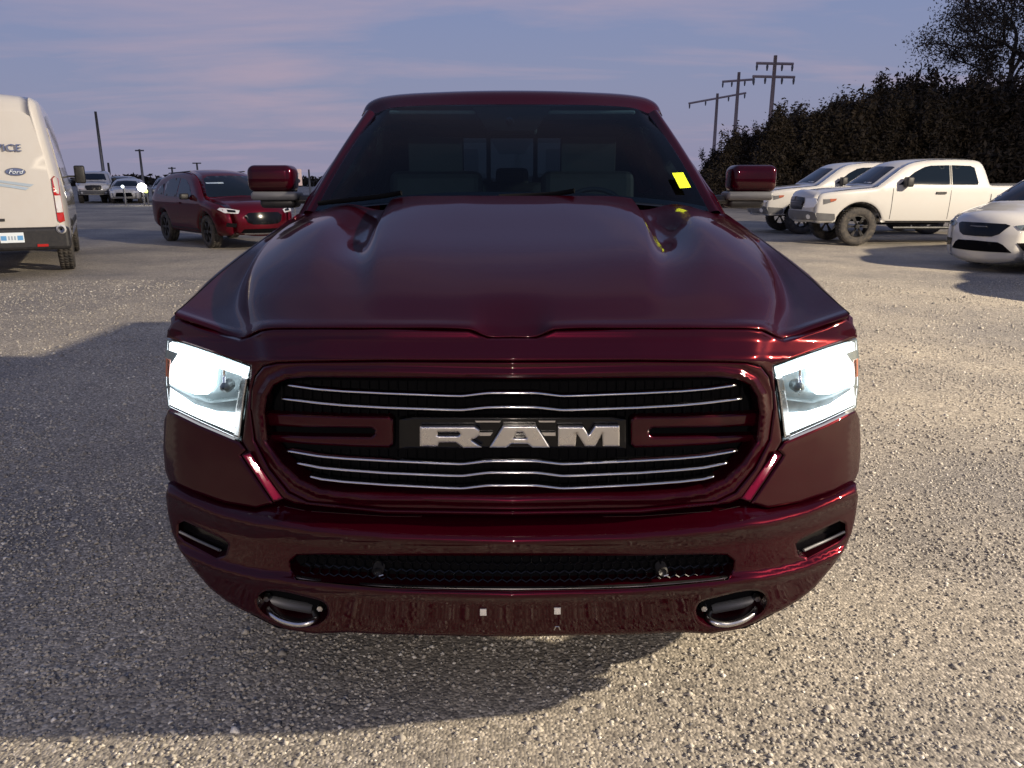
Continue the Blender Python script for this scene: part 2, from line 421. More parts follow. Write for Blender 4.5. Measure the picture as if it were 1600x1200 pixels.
Fc = [(j * nx_ + i, j * nx_ + i + 1, (j + 1) * nx_ + i + 1, (j + 1) * nx_ + i) for j in range(len(gy) - 1) for i in range(nx_ - 1)]
tag(mesh_obj('ground', V, Fc, M['gravel']), kind='structure')

def stones():
    """loose crushed stone, real geometry near the camera, thinning with distance"""
    m = mat('loose_stone', (.4, .36, .3), .88, spec=.25)
    N, L, b = nodes(m)
    a = N.new('ShaderNodeAttribute'); a.attribute_name = 'tone'; a.attribute_type = 'GEOMETRY'
    r = N.new('ShaderNodeValToRGB'); L.new(a.outputs['Fac'], r.inputs[0]); e = r.color_ramp.elements
    e[0].position = 0; e[0].color = (.20, .19, .175, 1); e[1].position = 1; e[1].color = (.72, .68, .60, 1)
    for p, c in ((.2, (.22, .20, .175, 1)), (.5, (.36, .33, .28, 1)), (.8, (.47, .43, .365, 1)), (.93, (.58, .54, .46, 1))):
        q = e.new(p); q.color = c
    L.new(r.outputs[0], b.inputs['Base Color'])
    P = []
    for (y0, y1, dens_, smin, smax) in ((1.35, 2.6, 3600, .0045, .0105), (2.6, 4.2, 2300, .005, .011), (4.2, 7, 950, .007, .013), (7, 12, 330, .009, .016)):
        wx = .78 * y1 + .6; n = int(dens_ * 2 * wx * (y1 - y0))
        x = RNG.uniform(-wx, wx, n); y = RNG.uniform(y0, y1, n)
        ok = (np.abs(x) < .74 * y + .6) & ~((np.abs(x) < .72 - .0 * y) & (y > 2.9))
        cl = np.sin(x * 5.1 + 2 * np.sin(y * 2.2)) * np.sin(y * 4.3 + 1.5 * np.sin(x * 1.9)); ok &= RNG.random(n) < .72 + .28 * cl
        x, y = x[ok], y[ok]; s = smin + (smax - smin) * RNG.random(len(x)) ** 2.2
        big = RNG.random(len(x)) < .012; s[big] *= 1.9
        P.append(np.stack([x, y, s], 1))
    P = np.vstack(P); n = len(P)
    patch = .5 + .5 * np.sin(P[:, 0] * 1.1 + 1.6 * np.sin(P[:, 1] * .7 + .4)) * np.sin(P[:, 1] * .9 - .8 * P[:, 0])
    base = np.array([(1, 0, 0), (-.5, .87, 0), (-.5, -.87, 0), (.1, .05, 1), (.35, .75, .62), (-.8, .1, .55), (.45, -.7, .6)])
    tris = np.array([(0, 4, 6), (0, 1, 4), (1, 5, 4), (1, 2, 5), (2, 6, 5), (2, 0, 6), (3, 4, 5), (3, 5, 6), (3, 6, 4)])
    V = np.repeat(base[None], n, 0) * P[:, None, 2:3]
    V *= RNG.uniform(.65, 1.3, (n, 7, 3)); V[:, :, 2] *= RNG.uniform(.55, 1.0, (n, 1))
    a1 = RNG.uniform(0, 6.28, n); c, s = np.cos(a1)[:, None], np.sin(a1)[:, None]
    x = V[..., 0] * c - V[..., 1] * s; y = V[..., 0] * s + V[..., 1] * c
    z = V[..., 2] + x * RNG.uniform(-.3, .3, (n, 1)) + (gh(P[:, 0], P[:, 1]) - .013)[:, None]
    V = np.stack([x + P[:, 0:1], y + P[:, 1:2], z], -1).reshape(-1, 3)
    T = (tris[None] + (np.arange(n) * 7)[:, None, None]).reshape(-1, 3)
    me = bpy.data.meshes.new('gravel'); me.vertices.add(len(V)); me.vertices.foreach_set('co', V.ravel())
    me.loops.add(T.size); me.loops.foreach_set('vertex_index', T.ravel().astype(np.int32))
    me.polygons.add(len(T)); me.polygons.foreach_set('loop_start', np.arange(0, T.size, 3, dtype=np.int32)); me.polygons.foreach_set('loop_total', np.full(len(T), 3, np.int32))
    at = me.attributes.new('tone', 'FLOAT', 'POINT'); at.data.foreach_set('value', np.repeat(np.clip(RNG.normal(.36, .22, n) + .24 * patch, 0, 1), 7).astype(np.float32))
    me.materials.append(m); me.update(calc_edges=True)
    o = bpy.data.objects.new('gravel', me); COL.objects.link(o)
    tag(o, 'loose pale crushed stone covering the lot around the red truck', 'gravel', kind='stuff')
    print('stones', n)
stones()

# ================================================================== main truck
truck = empty('pickup_truck', (0, 4.7, 0))
tag(truck, 'dark cherry red pickup facing the camera with its headlights on', 'pickup truck')
TI = Matrix.Translation((0, -4.7, 0))
_mo = mesh_obj
def fix_parent(root):   # children are built in world space: move their meshes into the root's frame
    for c in kids(root):
        c.location = tuple(Vector(c.location) - Vector(root.location))

S_sweep = smooth_tab([(0, 0), (200, .010), (300, .034), (370, .070), (400, .094), (430, .125), (480, .178), (520, .232), (545, .285), (560, .33)], 12, -10, 620)
def S(px): return S_sweep(np.abs(px - 800))
Yc_up = smooth_tab([(490, 1.965), (513, 1.955), (530, 1.95), (552, 1.915), (560, 1.900), (575, 1.898), (640, 1.895), (700, 1.885), (760, 1.87), (800, 1.865)], 2.5, 480, 830)
def crease_side(px, py):
    s = np.abs(px - 800); c0 = 388 - (py - 518) * .2
    return .018 / (1 + np.exp(-(s - c0 - 10) / 4.5))
def G_panel(px, py): return Yc_up(py) + S(px) + crease_side(px, py) * np.clip((640 - py) / 60, 0, 1)

# --- hood (bonnet)
C = []
rows = [
 [(800, 532, 1.985), (836, 532, 1.985), (868, 520, 1.985), (1000, 518, 2.0), (1035, 518, 2.0), (1110, 518, 2.03), (1190, 520, 2.085), (1226, 534, 2.155), (1270, 520, 2.195), (1322, 499, 2.22)],
 [(800, 526, 1.958), (836, 526, 1.958), (868, 514, 1.958), (1000, 512, 1.972), (1035, 512, 1.977), (1110, 512, 2.0), (1190, 514, 2.055), (1226, 528, 2.13), (1270, 514, 2.17), (1326, 493, 2.20)],
 [(800, 521, 1.965), (836, 520, 1.965), (868, 509, 1.965), (1000, 507, 1.98), (1035, 507, 1.985), (1110, 507, 2.01), (1190, 508, 2.066), (1226, 521, 2.142), (1270, 507, 2.18), (1324, 488, 2.215)],
 [(800, 507, 1.995), (836, 505, 1.995), (868, 500, 1.995), (1000, 498, 2.012), (1037, 498, 2.017), (1110, 497, 2.045), (1191, 499, 2.11), (1227, 511, 2.19), (1268, 500, 2.23), (1318, 483, 2.26)],
 [(800, 456, 2.13), (840, 456, 2.13), (885, 456, 2.13), (1006, 454, 2.15), (1044, 456, 2.165), (1120, 453, 2.2), (1203, 459, 2.28), (1231, 478, 2.37), (1262, 473, 2.37), (1295, 463, 2.38)],
 [(800, 401, 2.38), (845, 401, 2.38), (892, 401, 2.38), (1009, 399, 2.39), (1044, 407, 2.41), (1115, 400, 2.43), (1199, 415, 2.52), (1217, 433, 2.63), (1236, 431, 2.62), (1255, 427, 2.62)],
 [(800, 356, 2.70), (845, 356, 2.70), (892, 356, 2.70), (1008, 354, 2.73), (1030, 379, 2.71), (1098, 352, 2.76), (1176, 376, 2.84), (1190, 388, 2.9), (1200, 389, 2.9), (1210, 391, 2.88)],
 [(800, 322, 3.0), (845, 322, 3.0), (892, 322, 3.0), (996, 325, 3.03), (1010, 349, 3.02), (1075, 331, 3.09), (1146, 350, 3.2), (1155, 358, 3.2), (1162, 360, 3.2), (1170, 362, 3.2)],
 [(800, 306, 3.18), (845, 306, 3.18), (892, 306, 3.18), (986, 310, 3.22), (998, 328, 3.23), (1055, 319, 3.32), (1108, 331, 3.44), (1114, 334, 3.46), (1120, 335, 3.47), (1127, 336, 3.49)]]
for r_ in rows:
    h = [p3(*p) for p in r_]; C.append([(-p[0], p[1], p[2]) for p in reversed(h[1:])] + h)
grid_surf('hood', C, 8, 7, M['cherry'], truck)
for sx in (1, -1):
    s_ = MB(); s_.tube([Vector((sx * x, y, z)) + Vector((sx * .003, 0, -.004)) for x, y, z in spline([p3(*rr[-1]) for rr in rows[2:]], 4)], .0045, 6); s_.build('hood_gap', M['void'], truck, smooth=True)
# cowl under the windscreen
C2 = [[(-x, y, z) for x, y, z in reversed(rr[1:])] + rr for rr in (
    [tuple(np.array(p3(*p)) + (0, -.03, -.012)) for p in rows[8]],
    [tuple(np.array(p3(*p)) + (0, .12, -.02)) for p in rows[8]])]
grid_surf('cowl', C2, 3, 3, M['blk'], truck)

# --- painted nose panel round the grille and above the lamps
O_r = [(1130, 565), (1168, 566), (1190, 572), (1202, 587), (1208, 610), (1209, 640), (1203, 688), (1180, 733), (1150, 770), (1120, 785), (1000, 796), (800, 799)]
I_r = [(800, 592), (1000, 590), (1120, 589), (1152, 592), (1172, 602), (1183, 620), (1187, 645), (1182, 690), (1160, 722), (1132, 748), (1100, 763), (1060, 769), (1000, 773), (800, 775)]
half = ([(800, 529), (838, 529), (868, 517), (1000, 515), (1110, 515), (1172, 515.5), (1190, 518), (1209, 527), (1226, 532), (1250, 526), (1290, 513), (1322, 499), (1332, 505), (1338, 516), (1339.5, 527),
         (1300, 539), (1250, 556), (1208, 571)] + [(1212, 615), (1221, 689), (1213, 703)] + [(1158, 778), (1140, 786), (1000, 802), (800, 805)])
outer = full(half)
innerO = full([(800, 564), (1000, 563)] + O_r)
px_part('nose_panel', outer, G_panel, M['cherry'], truck, holes=[innerO], sp=7, rpx=3.5, rd=.007, thick=.04)
# ring
Iloop = dens(full(I_r), 6)
def G_ring(px, py):
    q = np.stack([px, py], -1); d = dist(Iloop, q)
    return 1.897 + S(px) + (py - 590) * -.00012 - .009 * np.exp(-((d - 8) / 4.0) ** 2) + .004 * np.exp(-((d - 18) / 4.0) ** 2)
px_part('grille_surround', full([(800, 566), (1000, 565)] + [(x - 1.5, y + (1.5 if y < 600 else -1.5)) for x, y in O_r]), G_ring, M['cherry'], truck, holes=[full(I_r)], sp=5, rpx=3, rd=.008, thick=.07)
px_part('grille_backing', full([(x + (8 if x > 810 else 0), y + (-8 if y < 650 else 8)) for x, y in I_r]), lambda x, y: 1.99 + S(x), M['void'], truck, sp=30, rd=0)
px_part('inner_structure', full([(800, 535), (1230, 540), (1325, 520), (1325, 800), (1270, 890), (1190, 950), (1100, 975), (800, 985)]), lambda x, y: 2.07 + S(x) * .8, M['void'], truck, sp=30, rd=0)
# thin vertical vanes behind the bars
vb = MB()
for k in range(-24, 25):
    x = 800 + k * 15.0
    if abs(k) < 1: continue
    for (ya, yb) in ((594, 650), (702, 772)):
        lim = 372 - (0 if ya < 650 else (abs(k) * 15 > 300) * 40)
        if abs(x - 800) > lim: continue
        a = p3(x, ya, 1.965 + S(x)); b_ = p3(x, yb, 1.955 + S(x))
        vb.tube([a, b_], .0022, 4)
tag(vb.build('grille_vanes', M['void'], truck), kind='stuff')

# --- five chrome bars
def mirpath(h): return [(1600 - x, y) for x, y in reversed(h[1:])] + list(h) if abs(h[0][0] - 800) < .1 else h
bars = [[(800, 612), (838, 612), (880, 617), (997, 612.5), (1060, 609.5), (1105, 606), (1148, 600)],
        [(800, 634), (838, 634.5), (880, 639), (997, 635), (1060, 631.5), (1100, 628), (1157, 621)],
        [(800, 718), (838, 718), (880, 723), (997, 717.5), (1060, 714), (1100, 710.5), (1150, 702)],
        [(800, 736), (838, 736), (880, 741.5), (997, 736.5), (1060, 732), (1098, 728.5), (1135, 721)],
        [(800, 756), (838, 756), (880, 761), (997, 755), (1060, 750.5), (1096, 746.5), (1114, 742)]]
sec = [(.0050 * math.cos(a) if True else 0, .016 * math.sin(a)) for a in np.linspace(0, 2 * math.pi, 13)[:-1]]
for h in bars:
    full_p = [(1600 - x, y) for x, y in reversed(h[1:])] + h
    sp2 = []
    for i in range(len(full_p) - 1):
        for j in range(6):
            t = j / 6; sp2.append((full_p[i][0] + t * (full_p[i + 1][0] - full_p[i][0]), full_p[i][1] + t * (full_p[i + 1][1] - full_p[i][1])))
    sp2.append(full_p[-1]); A = np.array(sp2)
    A[1:-1, 1] = .25 * A[:-2, 1] + .5 * A[1:-1, 1] + .25 * A[2:, 1]
    cen = np.clip(1 - np.abs(A[:, 0] - 800) / 80, 0, 1)
    pts = P3(A[:, 0], A[:, 1], 1.912 + S(A[:, 0]) - .010 * np.clip(cen * 2, 0, 1))
    s = MB(); s.sweep([tuple(p) for p in pts], sec); s.build('grille_bar', M['chrome'], truck, smooth=True)

# --- badge plate, painted side arms, letters
G_mid = lambda x, y: 1.915 + S(x)
px_part('badge_plate', [(645, 652), (955, 652), (978, 656), (978, 700), (645, 700), (624, 700), (624, 656)], lambda x, y: 1.925 + S(x), M['gloss'], truck, sp=14, rpx=3, rd=.004)
for mm in (0, 1):
    q = [(986, 656), (992, 651), (1060, 650.5), (1130, 648), (1190, 645), (1190, 664), (1130, 667), (1020, 668), (1014, 672), (1014, 679), (1020, 683), (1120, 682), (1188, 679), (1188, 688), (1120, 694), (1040, 698), (992, 699), (986, 694)]
    px_part('grille_arm', mir(q) if mm else q, lambda x, y: 1.928 + S(x), M['cherry'], truck, sp=6, rpx=4, rd=.007, thick=.03)
Rr = [(656, 667), (742, 667), (749, 672), (749, 680), (742, 685), (735, 687), (753, 699), (724, 699.5), (712, 691), (686, 691), (684, 697), (656, 697)]
Rh = [(684, 674.5), (716, 674.5), (720, 678), (716, 681.5), (684, 681.5)]
Aa = [(786, 666), (838, 666), (859, 699), (832, 699), (824, 693), (799, 693), (791, 699), (765, 699)]
Ah = [(808, 675), (817, 675), (823, 685), (802, 685)]
Mm = [(872, 667), (911, 667), (920, 680), (930, 665.5), (968, 665.5), (968, 697), (942, 697), (941, 677), (930, 697), (914, 697), (901, 677), (899, 697), (872, 697)]
G_let = lambda x, y: 1.902 + S(x)
px_part('letter_r', Rr, G_let, M['satin'], truck, holes=[Rh], sp=4, rpx=2.4, rd=.004, thick=.016)
px_part('letter_a', Aa, G_let, M['satin'], truck, holes=[Ah], sp=4, rpx=2.4, rd=.004, thick=.016)
px_part('letter_m', Mm, G_let, M['satin'], truck, sp=4, rpx=2.4, rd=.004, thick=.016)
for q in ([(742, 657.5), (783, 657.5), (781, 660), (744, 660)], [(841, 657.5), (868, 657.5), (867, 660), (843, 660)], [(742, 676), (770, 676), (766, 681), (750, 681)], [(846, 676), (868, 676), (868, 681), (850, 681)]):
    px_part('badge_trim', q, lambda x, y: 1.915 + S(x), M['satin'], truck, sp=5, rd=0, thick=.006)

# --- lower cheeks, chamfers
for mm in (0, 1):
    f = (lambda p: mir(p)) if mm else (lambda p: p)
    cheek = [(1226, 691), (1290, 664), (1337, 641), (1343, 655), (1345, 700), (1342, 735), (1336, 751), (1300, 768), (1250, 785), (1200, 793), (1174, 786), (1225, 711), (1216, 703)]
    px_part('lower_cheek', f(cheek), lambda x, y: 1.888 - (y - 690) * .00025 + S(x) + .02 * np.clip((np.abs(x - 800) - 525) / 20, 0, 1), M['cherry'], truck, sp=7, rpx=4, rd=.008)
    def Gch(x, y):
        s = np.abs(x - 800); t = np.clip((y - 704) / 78, 0, 1)
        so = 422 - t * 53          # outer line
        return 1.972 - .0315 * t + .00028 * (so - s)
    ch = [(1209, 707), (1222, 711), (1172, 785), (1157, 779)]
    px_part('nose_chamfer', f(ch), Gch, M['cherry'], truck, sp=4, rpx=1.5, rd=.002, thick=.04)

# --- bumper
Yb = smooth_tab([(795, 1.912), (808, 1.902), (814, 1.885), (826, 1.862), (840, 1.828), (848, 1.818), (856, 1.835), (870, 1.853), (918, 1.858), (925, 1.842), (932, 1.832), (940, 1.85), (960, 1.868), (1000, 1.90)], 2.6, 760, 1100)
dyw = smooth_tab([(0, 0), (100, 1.5), (200, 6), (310, 15), (365, 24), (400, 27), (460, 42), (535, 74), (560, 84)], 10, -10, 620)
def G_bump(px, py):
    return Yb(py + dyw(np.abs(px - 800))) + S(px)
bh = [(800, 807), (1000, 804), (1120, 796), (1158, 788), (1176, 791), (1200, 798), (1250, 790), (1300, 774), (1337, 755), (1341, 775), (1337, 805), (1331, 832), (1319, 860), (1300, 886), (1273, 918),
      (1248, 938), (1222, 953), (1198, 963), (1178, 974), (1150, 984), (1110, 990), (1060, 988), (1000, 991), (800, 995)]
lo_r = [(800, 868), (1000, 868), (1100, 866), (1136, 867), (1147, 876), (1146, 890), (1136, 904), (1060, 912), (1000, 917), (800, 921)]
hook = [(1088, 950), (1096, 940), (1125, 932), (1160, 924), (1184, 923), (1197, 932), (1197, 947), (1186, 960), (1162, 971), (1130, 979), (1104, 976), (1090, 965)]
hook = spline(hook, 3, True)
vent = [(1243, 850), (1252, 842), (1312, 814), (1321, 818), (1321, 836), (1312, 845), (1262, 872), (1247, 868)]
px_part('bumper', full(bh), G_bump, M['cherry'], truck, holes=[full(lo_r), hook, mir(hook), vent, mir(vent)], sp=6.5, rpx=4, rd=.008, thick=.07)
px_part('lower_grille', full([(x + (6 if x > 810 else 0), y + (-6 if y < 893 else 6)) for x, y in lo_r]), lambda x, y: 1.925 + S(x), M['void'], truck, sp=25, rd=0)
# honeycomb in the lower grille
hm = MB()
cell = 15.0
for j, yy in enumerate(np.arange(862, 930, cell * .87)):
    for xx in np.arange(470, 1140, cell):
        cx = xx + (cell / 2 if j % 2 else 0); cy = yy - dyw(abs(cx - 800)) * .72
        if abs(cx - 800) > 338: continue
        ring = [(cx + cell * .56 * math.sin(a), cy + cell * .56 * math.cos(a)) for a in np.arange(0, 6.28, math.pi / 3)]
        for k in range(3):
            (xa, ya), (xb, yb) = ring[k], ring[k + 1]
            if not (868 - dyw(abs(xa - 800)) * .3 < ya < 919): continue
            hm.tube([p3(xa, ya, 1.888 + S(xa)), p3(xb, yb, 1.888 + S(xb))], .0021, 4, False)
tag(hm.build('grille_mesh', M['gloss'], truck), kind='stuff')
# bright strip along the lower edge
A = np.array([(462, 903), (500, 909), (600, 917), (700, 920), (800, 921), (900, 920), (1000, 916.5), (1100, 908.5), (1138, 903)], float)
A = np.array(spline(A, 6))
s = MB(); s.sweep([p3(x, y, 1.858 + float(S(x))) for x, y in A], [(.0045, -.004), (.0045, .008), (-.0045, .008), (-.0045, -.006)])
s.build('lower_grille_strip', M['satin'], truck)
for x in (590, 1035):
    c = P3(x, 893, 1.872 + S(x)); s = MB(); s.tube([c + (0, .03, 0), c, c - (0, .004, 0)], [.016, .015, .011], 16); s.build('parking_sensor', M['blk'], truck, smooth=True)
    s = MB(); s.tube([c + (.004, -.0035, -.012), c + (.016, -.0035, -.008)], .002, 5); s.build('sensor_glint', M['satin'], truck)
# number plate mounts
for (x, y) in ((755, 957), (871, 955)):
    px_part('plate_bracket_nut', [(x - 5, y - 5), (x + 5, y - 5), (x + 5, y + 5), (x - 5, y + 5)], lambda a, b_: G_bump(a, b_) - .006, M['white_lens'], truck, sp=4, rpx=1.5, rd=.002, thick=.01)
s = MB(); s.tube([p3(866, 984, 1.875), p3(868, 979, 1.87), p3(873, 979, 1.87), p3(875, 984, 1.875)], .0018, 6); s.build('plate_clip', M['satin'], truck)
pth = spline([(-.97, 2.44), (-.90, 2.32), (-.72, 2.20), (-.4, 2.14), (0, 2.12), (.4, 2.14), (.72, 2.20), (.90, 2.32), (.97, 2.44)], 4)
s = MB(); s.sweep([(x, y, .26) for x, y in pth], [(.09, 0), (.09, .02), (-.095, .015), (-.095, 0)]); s.build('air_dam', M['blk'], truck, smooth=False)
# hook recess, tow hook
for mm in (1, -1):
    X = lambda x: 800 + mm * (x - 800)
    def Gp(a, b_): return 1.99 + S(a) * .9
    q = [(X(x), y) for x, y in [(1080, 918), (1205, 912), (1208, 960), (1165, 982), (1095, 988), (1078, 965)]]
    px_part('tow_hook_recess', q if mm == 1 else q[::-1], Gp, M['void'], truck, sp=20, rd=0)
    path = [(1112, 952, 2.0), (1106, 966, 1.93), (1120, 974, 1.90), (1140, 975, 1.895), (1165, 967, 1.90), (1182, 952, 1.93), (1178, 942, 2.02)]
    path = spline([(X(a), b_, c) for a, b_, c in path], 5)
    s = MB(); s.tube([p3(a, b_, c + S(a)) for a, b_, c in path], .0085, 8); s.build('tow_hook', M['satin'], truck, smooth=True)
    s = MB(); s.tube([p3(X(1112), 951, 2.03), p3(X(1150), 944, 2.03), p3(X(1176), 938, 2.06)], .016, 8); s.build('hook_mount', M['steel'], truck, smooth=True)
    for (a, b_) in ((1098, 946), (1181, 931)):
        s = MB(); c = P3(X(a), b_, 1.96 + S(a)); s.tube([c, c - (0, .02, 0)], [.011, .009], 6); s.build('hook_bolt', M['satin'], truck)
    # bumper end duct
    q = [(X(x), y) for x, y in [(1236, 842), (1318, 804), (1328, 840), (1262, 882), (1240, 878)]]
    px_part('side_duct', q if mm == 1 else q[::-1], lambda a, b_: G_bump(a, b_) + .055, M['gloss'], truck, sp=15, rd=0)
    s = MB(); s.tube([p3(X(1256), 860, float(G_bump(np.array(1256.), np.array(860.))) + .012), p3(X(1290), 845, float(G_bump(np.array(1290.), np.array(845.))) + .012), p3(X(1319), 831, float(G_bump(np.array(1316.), np.array(831.))) + .012)], .0045, 6)
    s.build('duct_trim', M['steel'], truck, smooth=True)

# --- headlights
HL = [(1210, 573), (1250, 558), (1300, 541), (1339.5, 529.5), (1342, 560), (1342, 600), (1338, 637), (1290, 660), (1224, 688), (1214, 618)]
def G_hl(x, y): return 1.905 + S(x) - (y - 570) * .0002 + .006
for mm in (0, 1):
    f = (lambda p: mir(p)) if mm else (lambda p: p)
    hl = px_part('headlight', f(HL), lambda x, y: G_hl(x, y) + .075, M['lampgrey'], truck, sp=8, rpx=3, rd=0, thick=.02)
    px_part('lens', f([(x + (2 if x < 1250 else -2), y + (2 if y < 600 else -2)) for x, y in HL]), G_hl, M['lens'], hl, sp=7, rpx=6, rd=.012, thick=.002)
    px_part('light_bar', f([(1214, 577), (1250, 564), (1300, 547), (1335, 536), (1336, 547), (1300, 560), (1250, 578), (1217, 589)]), lambda x, y: G_hl(x, y) + .03, M['led'], hl, sp=6, rpx=2, rd=.003, thick=.02)
    px_part('main_lamp', f([(1263, 573), (1300, 559), (1322, 553), (1336, 574), (1335, 600), (1318, 608), (1296, 616), (1275, 616), (1266, 604)]), lambda x, y: G_hl(x, y) + .035, M['led'], hl, sp=6, rpx=6, rd=.012, thick=.02)
    px_part('light_guide', f([(1231, 646), (1262, 643), (1296, 632), (1334, 606), (1335, 632), (1290, 653), (1232, 677)]), lambda x, y: G_hl(x, y) + .025, M['led'], hl, sp=6, rpx=3, rd=.005, thick=.02)
    px_part('lamp_shelf', f([(1224, 622), (1270, 628), (1300, 620), (1336, 602), (1334, 612), (1296, 634), (1262, 643), (1228, 645)]), lambda x, y: G_hl(x, y) + .03, M['led_soft'] if False else M['lampgrey'], hl, sp=6, rpx=3, rd=.006, thick=.02)
    px_part('inner_trim', f([(1214, 592), (1223, 589), (1232, 640), (1235, 680), (1226, 684), (1219, 620)]), lambda x, y: G_hl(x, y) + .015, M['satin'], hl, sp=5, rpx=2, rd=.003, thick=.02)
    sx = -1 if mm else 1
    c = Vector(p3(800 + sx * 448, 605, 2.03)); s = MB(); s.tube([c + Vector((0, .03, 0)), c, c - Vector((0, .012, 0)), c - Vector((0, .017, 0))], [.017, .016, .010, .003], 14); s.build('projector_lens', M['lampgrey'], hl, smooth=True)
    s = MB(); s.tube([p3(800 + sx * 450, 578, 2.02), p3(800 + sx * 450, 598, 2.01)], .0035, 6); s.build('lamp_pillar', M['chrome'], hl, smooth=True)
    px_part('amber_reflector', f([(1334, 563), (1341, 560), (1341, 588), (1336, 590)]), lambda x, y: G_hl(x, y) + .004, M['amber'], hl, sp=4, rd=0, thick=.004)

# --- windscreen
wb = [(800, 307, 3.235), (900, 308, 3.245), (990, 315, 3.31), (1060, 322, 3.41), (1108, 330, 3.51)]
wt = [(800, 163, 4.12), (880, 163.5, 4.125), (945, 165, 4.145), (990, 169, 4.17), (1012, 177, 4.20)]
def wsrow(t, extra=0.):
    r_ = []
    for a, b_ in zip(wb, wt):
        p = np.array(p3(*a)) * (1 - t) + np.array(p3(*b_)) * t
        p[1] -= .035 * 4 * t * (1 - t) * .6 - extra; p[2] += .03 * 4 * t * (1 - t) * .6
        r_.append(tuple(p))
    return [(-x, y, z) for x, y, z in reversed(r_[1:])] + r_
grid_surf('windscreen', [wsrow(t) for t in (0, .25, .5, .75, 1)], 5, 5, M['glass'], truck)
g = bpy.data.objects.get('windscreen')
# black frit band round the glass, just inside
def frit(rows_): return grid_surf('windscreen_seal', rows_, 4, 4, M['gloss'], truck)
frit([wsrow(.985, .006), wsrow(1.0, .006), wsrow(1.02, .01)])
frit([wsrow(-.02, .006), wsrow(0.0, .006), wsrow(.035, .006)])
# A pillars
for sx in (1, -1):
    ctrl = []
    for t in np.linspace(0, 1, 6):
        i_ = np.array(wsrow(t)[-1]); px_o = 1127 + (1029 - 1127) * t + 3.0 * math.sin(math.pi * t); py_o = 336 + (175 - 336) * t
        o_ = np.array(p3(px_o, py_o, i_[1] + .035)); m_ = (i_ + o_) / 2 + np.array([.006, -.022, .012])
        b_ = o_ + np.array([.006, .07, -.01])
        ctrl.append([(sx * p[0], p[1], p[2]) for p in (i_ + [0, .004, -.004], m_, o_, b_)])
    if sx < 0: ctrl = [r_[::-1] for r_ in ctrl]
    grid_surf('windscreen_pillar', ctrl, 4, 4, M['cherry'], truck)
# roof
def roofrow(Y, dz, k=1.0, xs=1.0):
    h = [(0, 1.985), (.2, 1.984), (.4, 1.980), (.55, 1.975), (.65, 1.967), (.72, 1.953), (.770, 1.925), (.80, 1.872)]
    r_ = [(x * xs, Y + .09 * (x / .77) ** 2 * k, z + dz) for x, z in h]
    return [(-x, y, z) for x, y, z in reversed(r_[1:])] + r_
row0 = []
wtop = wsrow(1.0)
wt8 = spline(wtop[4:], 2)      # 9 pts from centre out
half0 = [wt8[0], wt8[1], wt8[3], wt8[5], wt8[6], wt8[7], wt8[8], (wt8[8][0] + .07, wt8[8][1] + .04, wt8[8][2] + .012)]
row0 = [(-x, y, z) for x, y, z in reversed(half0[1:])] + [tuple(p) for p in half0]
grid_surf('roof', [row0, roofrow(4.22, -.025), roofrow(4.45, -.006), roofrow(5.0, 0, .5), roofrow(5.5, -.012, 0), roofrow(5.68, -.04, 0), roofrow(5.72, -.09, 0, .98)], 5, 4, M['cherry'], truck)
# cab sides with door frames
def side_part(name, poly, holes, xf, m, sp=.06, thick=.03, rnd=.02, parent=truck):
    for sx in (1, -1):
        Q, T, be, loops = patch2d(poly, holes, sp, (rnd * .35, rnd) if rnd else ())
        t = np.clip(1 - sdf(loops, Q) / max(rnd, 1e-6), 0, 1) if rnd else np.zeros(len(Q))
        x = xf(Q[:, 0], Q[:, 1]) - rnd * (1 - np.sqrt(1 - np.clip(t, 0, .97) ** 2))
        V = [(sx * a, q[0], q[1]) for a, q in zip(x, Q)]; Fc = [tuple(tt) if sx > 0 else tuple(tt[::-1]) for tt in T]
        for a, b_ in be:
            i = len(V); V += [V[a], V[b_], (V[b_][0] - sx * thick, V[b_][1], V[b_][2]), (V[a][0] - sx * thick, V[a][1], V[a][2])]
            Fc.append((i, i + 3, i + 2, i + 1) if sx > 0 else (i, i + 1, i + 2, i + 3))
        mesh_obj(name, V, Fc, m, parent)
cabx = lambda Y, z: .965 - (z - 1.38) * .40
fwin = [(3.80, 1.43), (4.02, 1.58), (4.30, 1.76), (4.42, 1.80), (4.80, 1.82), (4.82, 1.43)]
rwin = [(4.90, 1.43), (4.90, 1.82), (5.30, 1.81), (5.48, 1.74), (5.52, 1.43)]
side_part('cab_side', [(3.52, 1.35), (3.62, 1.45), (3.95, 1.66), (4.22, 1.83), (4.4, 1.885), (5.5, 1.89), (5.68, 1.86), (5.72, 1.35)], [fwin, rwin], cabx, M['cherry'], thick=.05)
for w_ in (fwin, rwin): side_part('side_window', w_, [], lambda Y, z: cabx(Y, z) - .015, M['glass_side'], sp=.2, thick=.004, rnd=0)
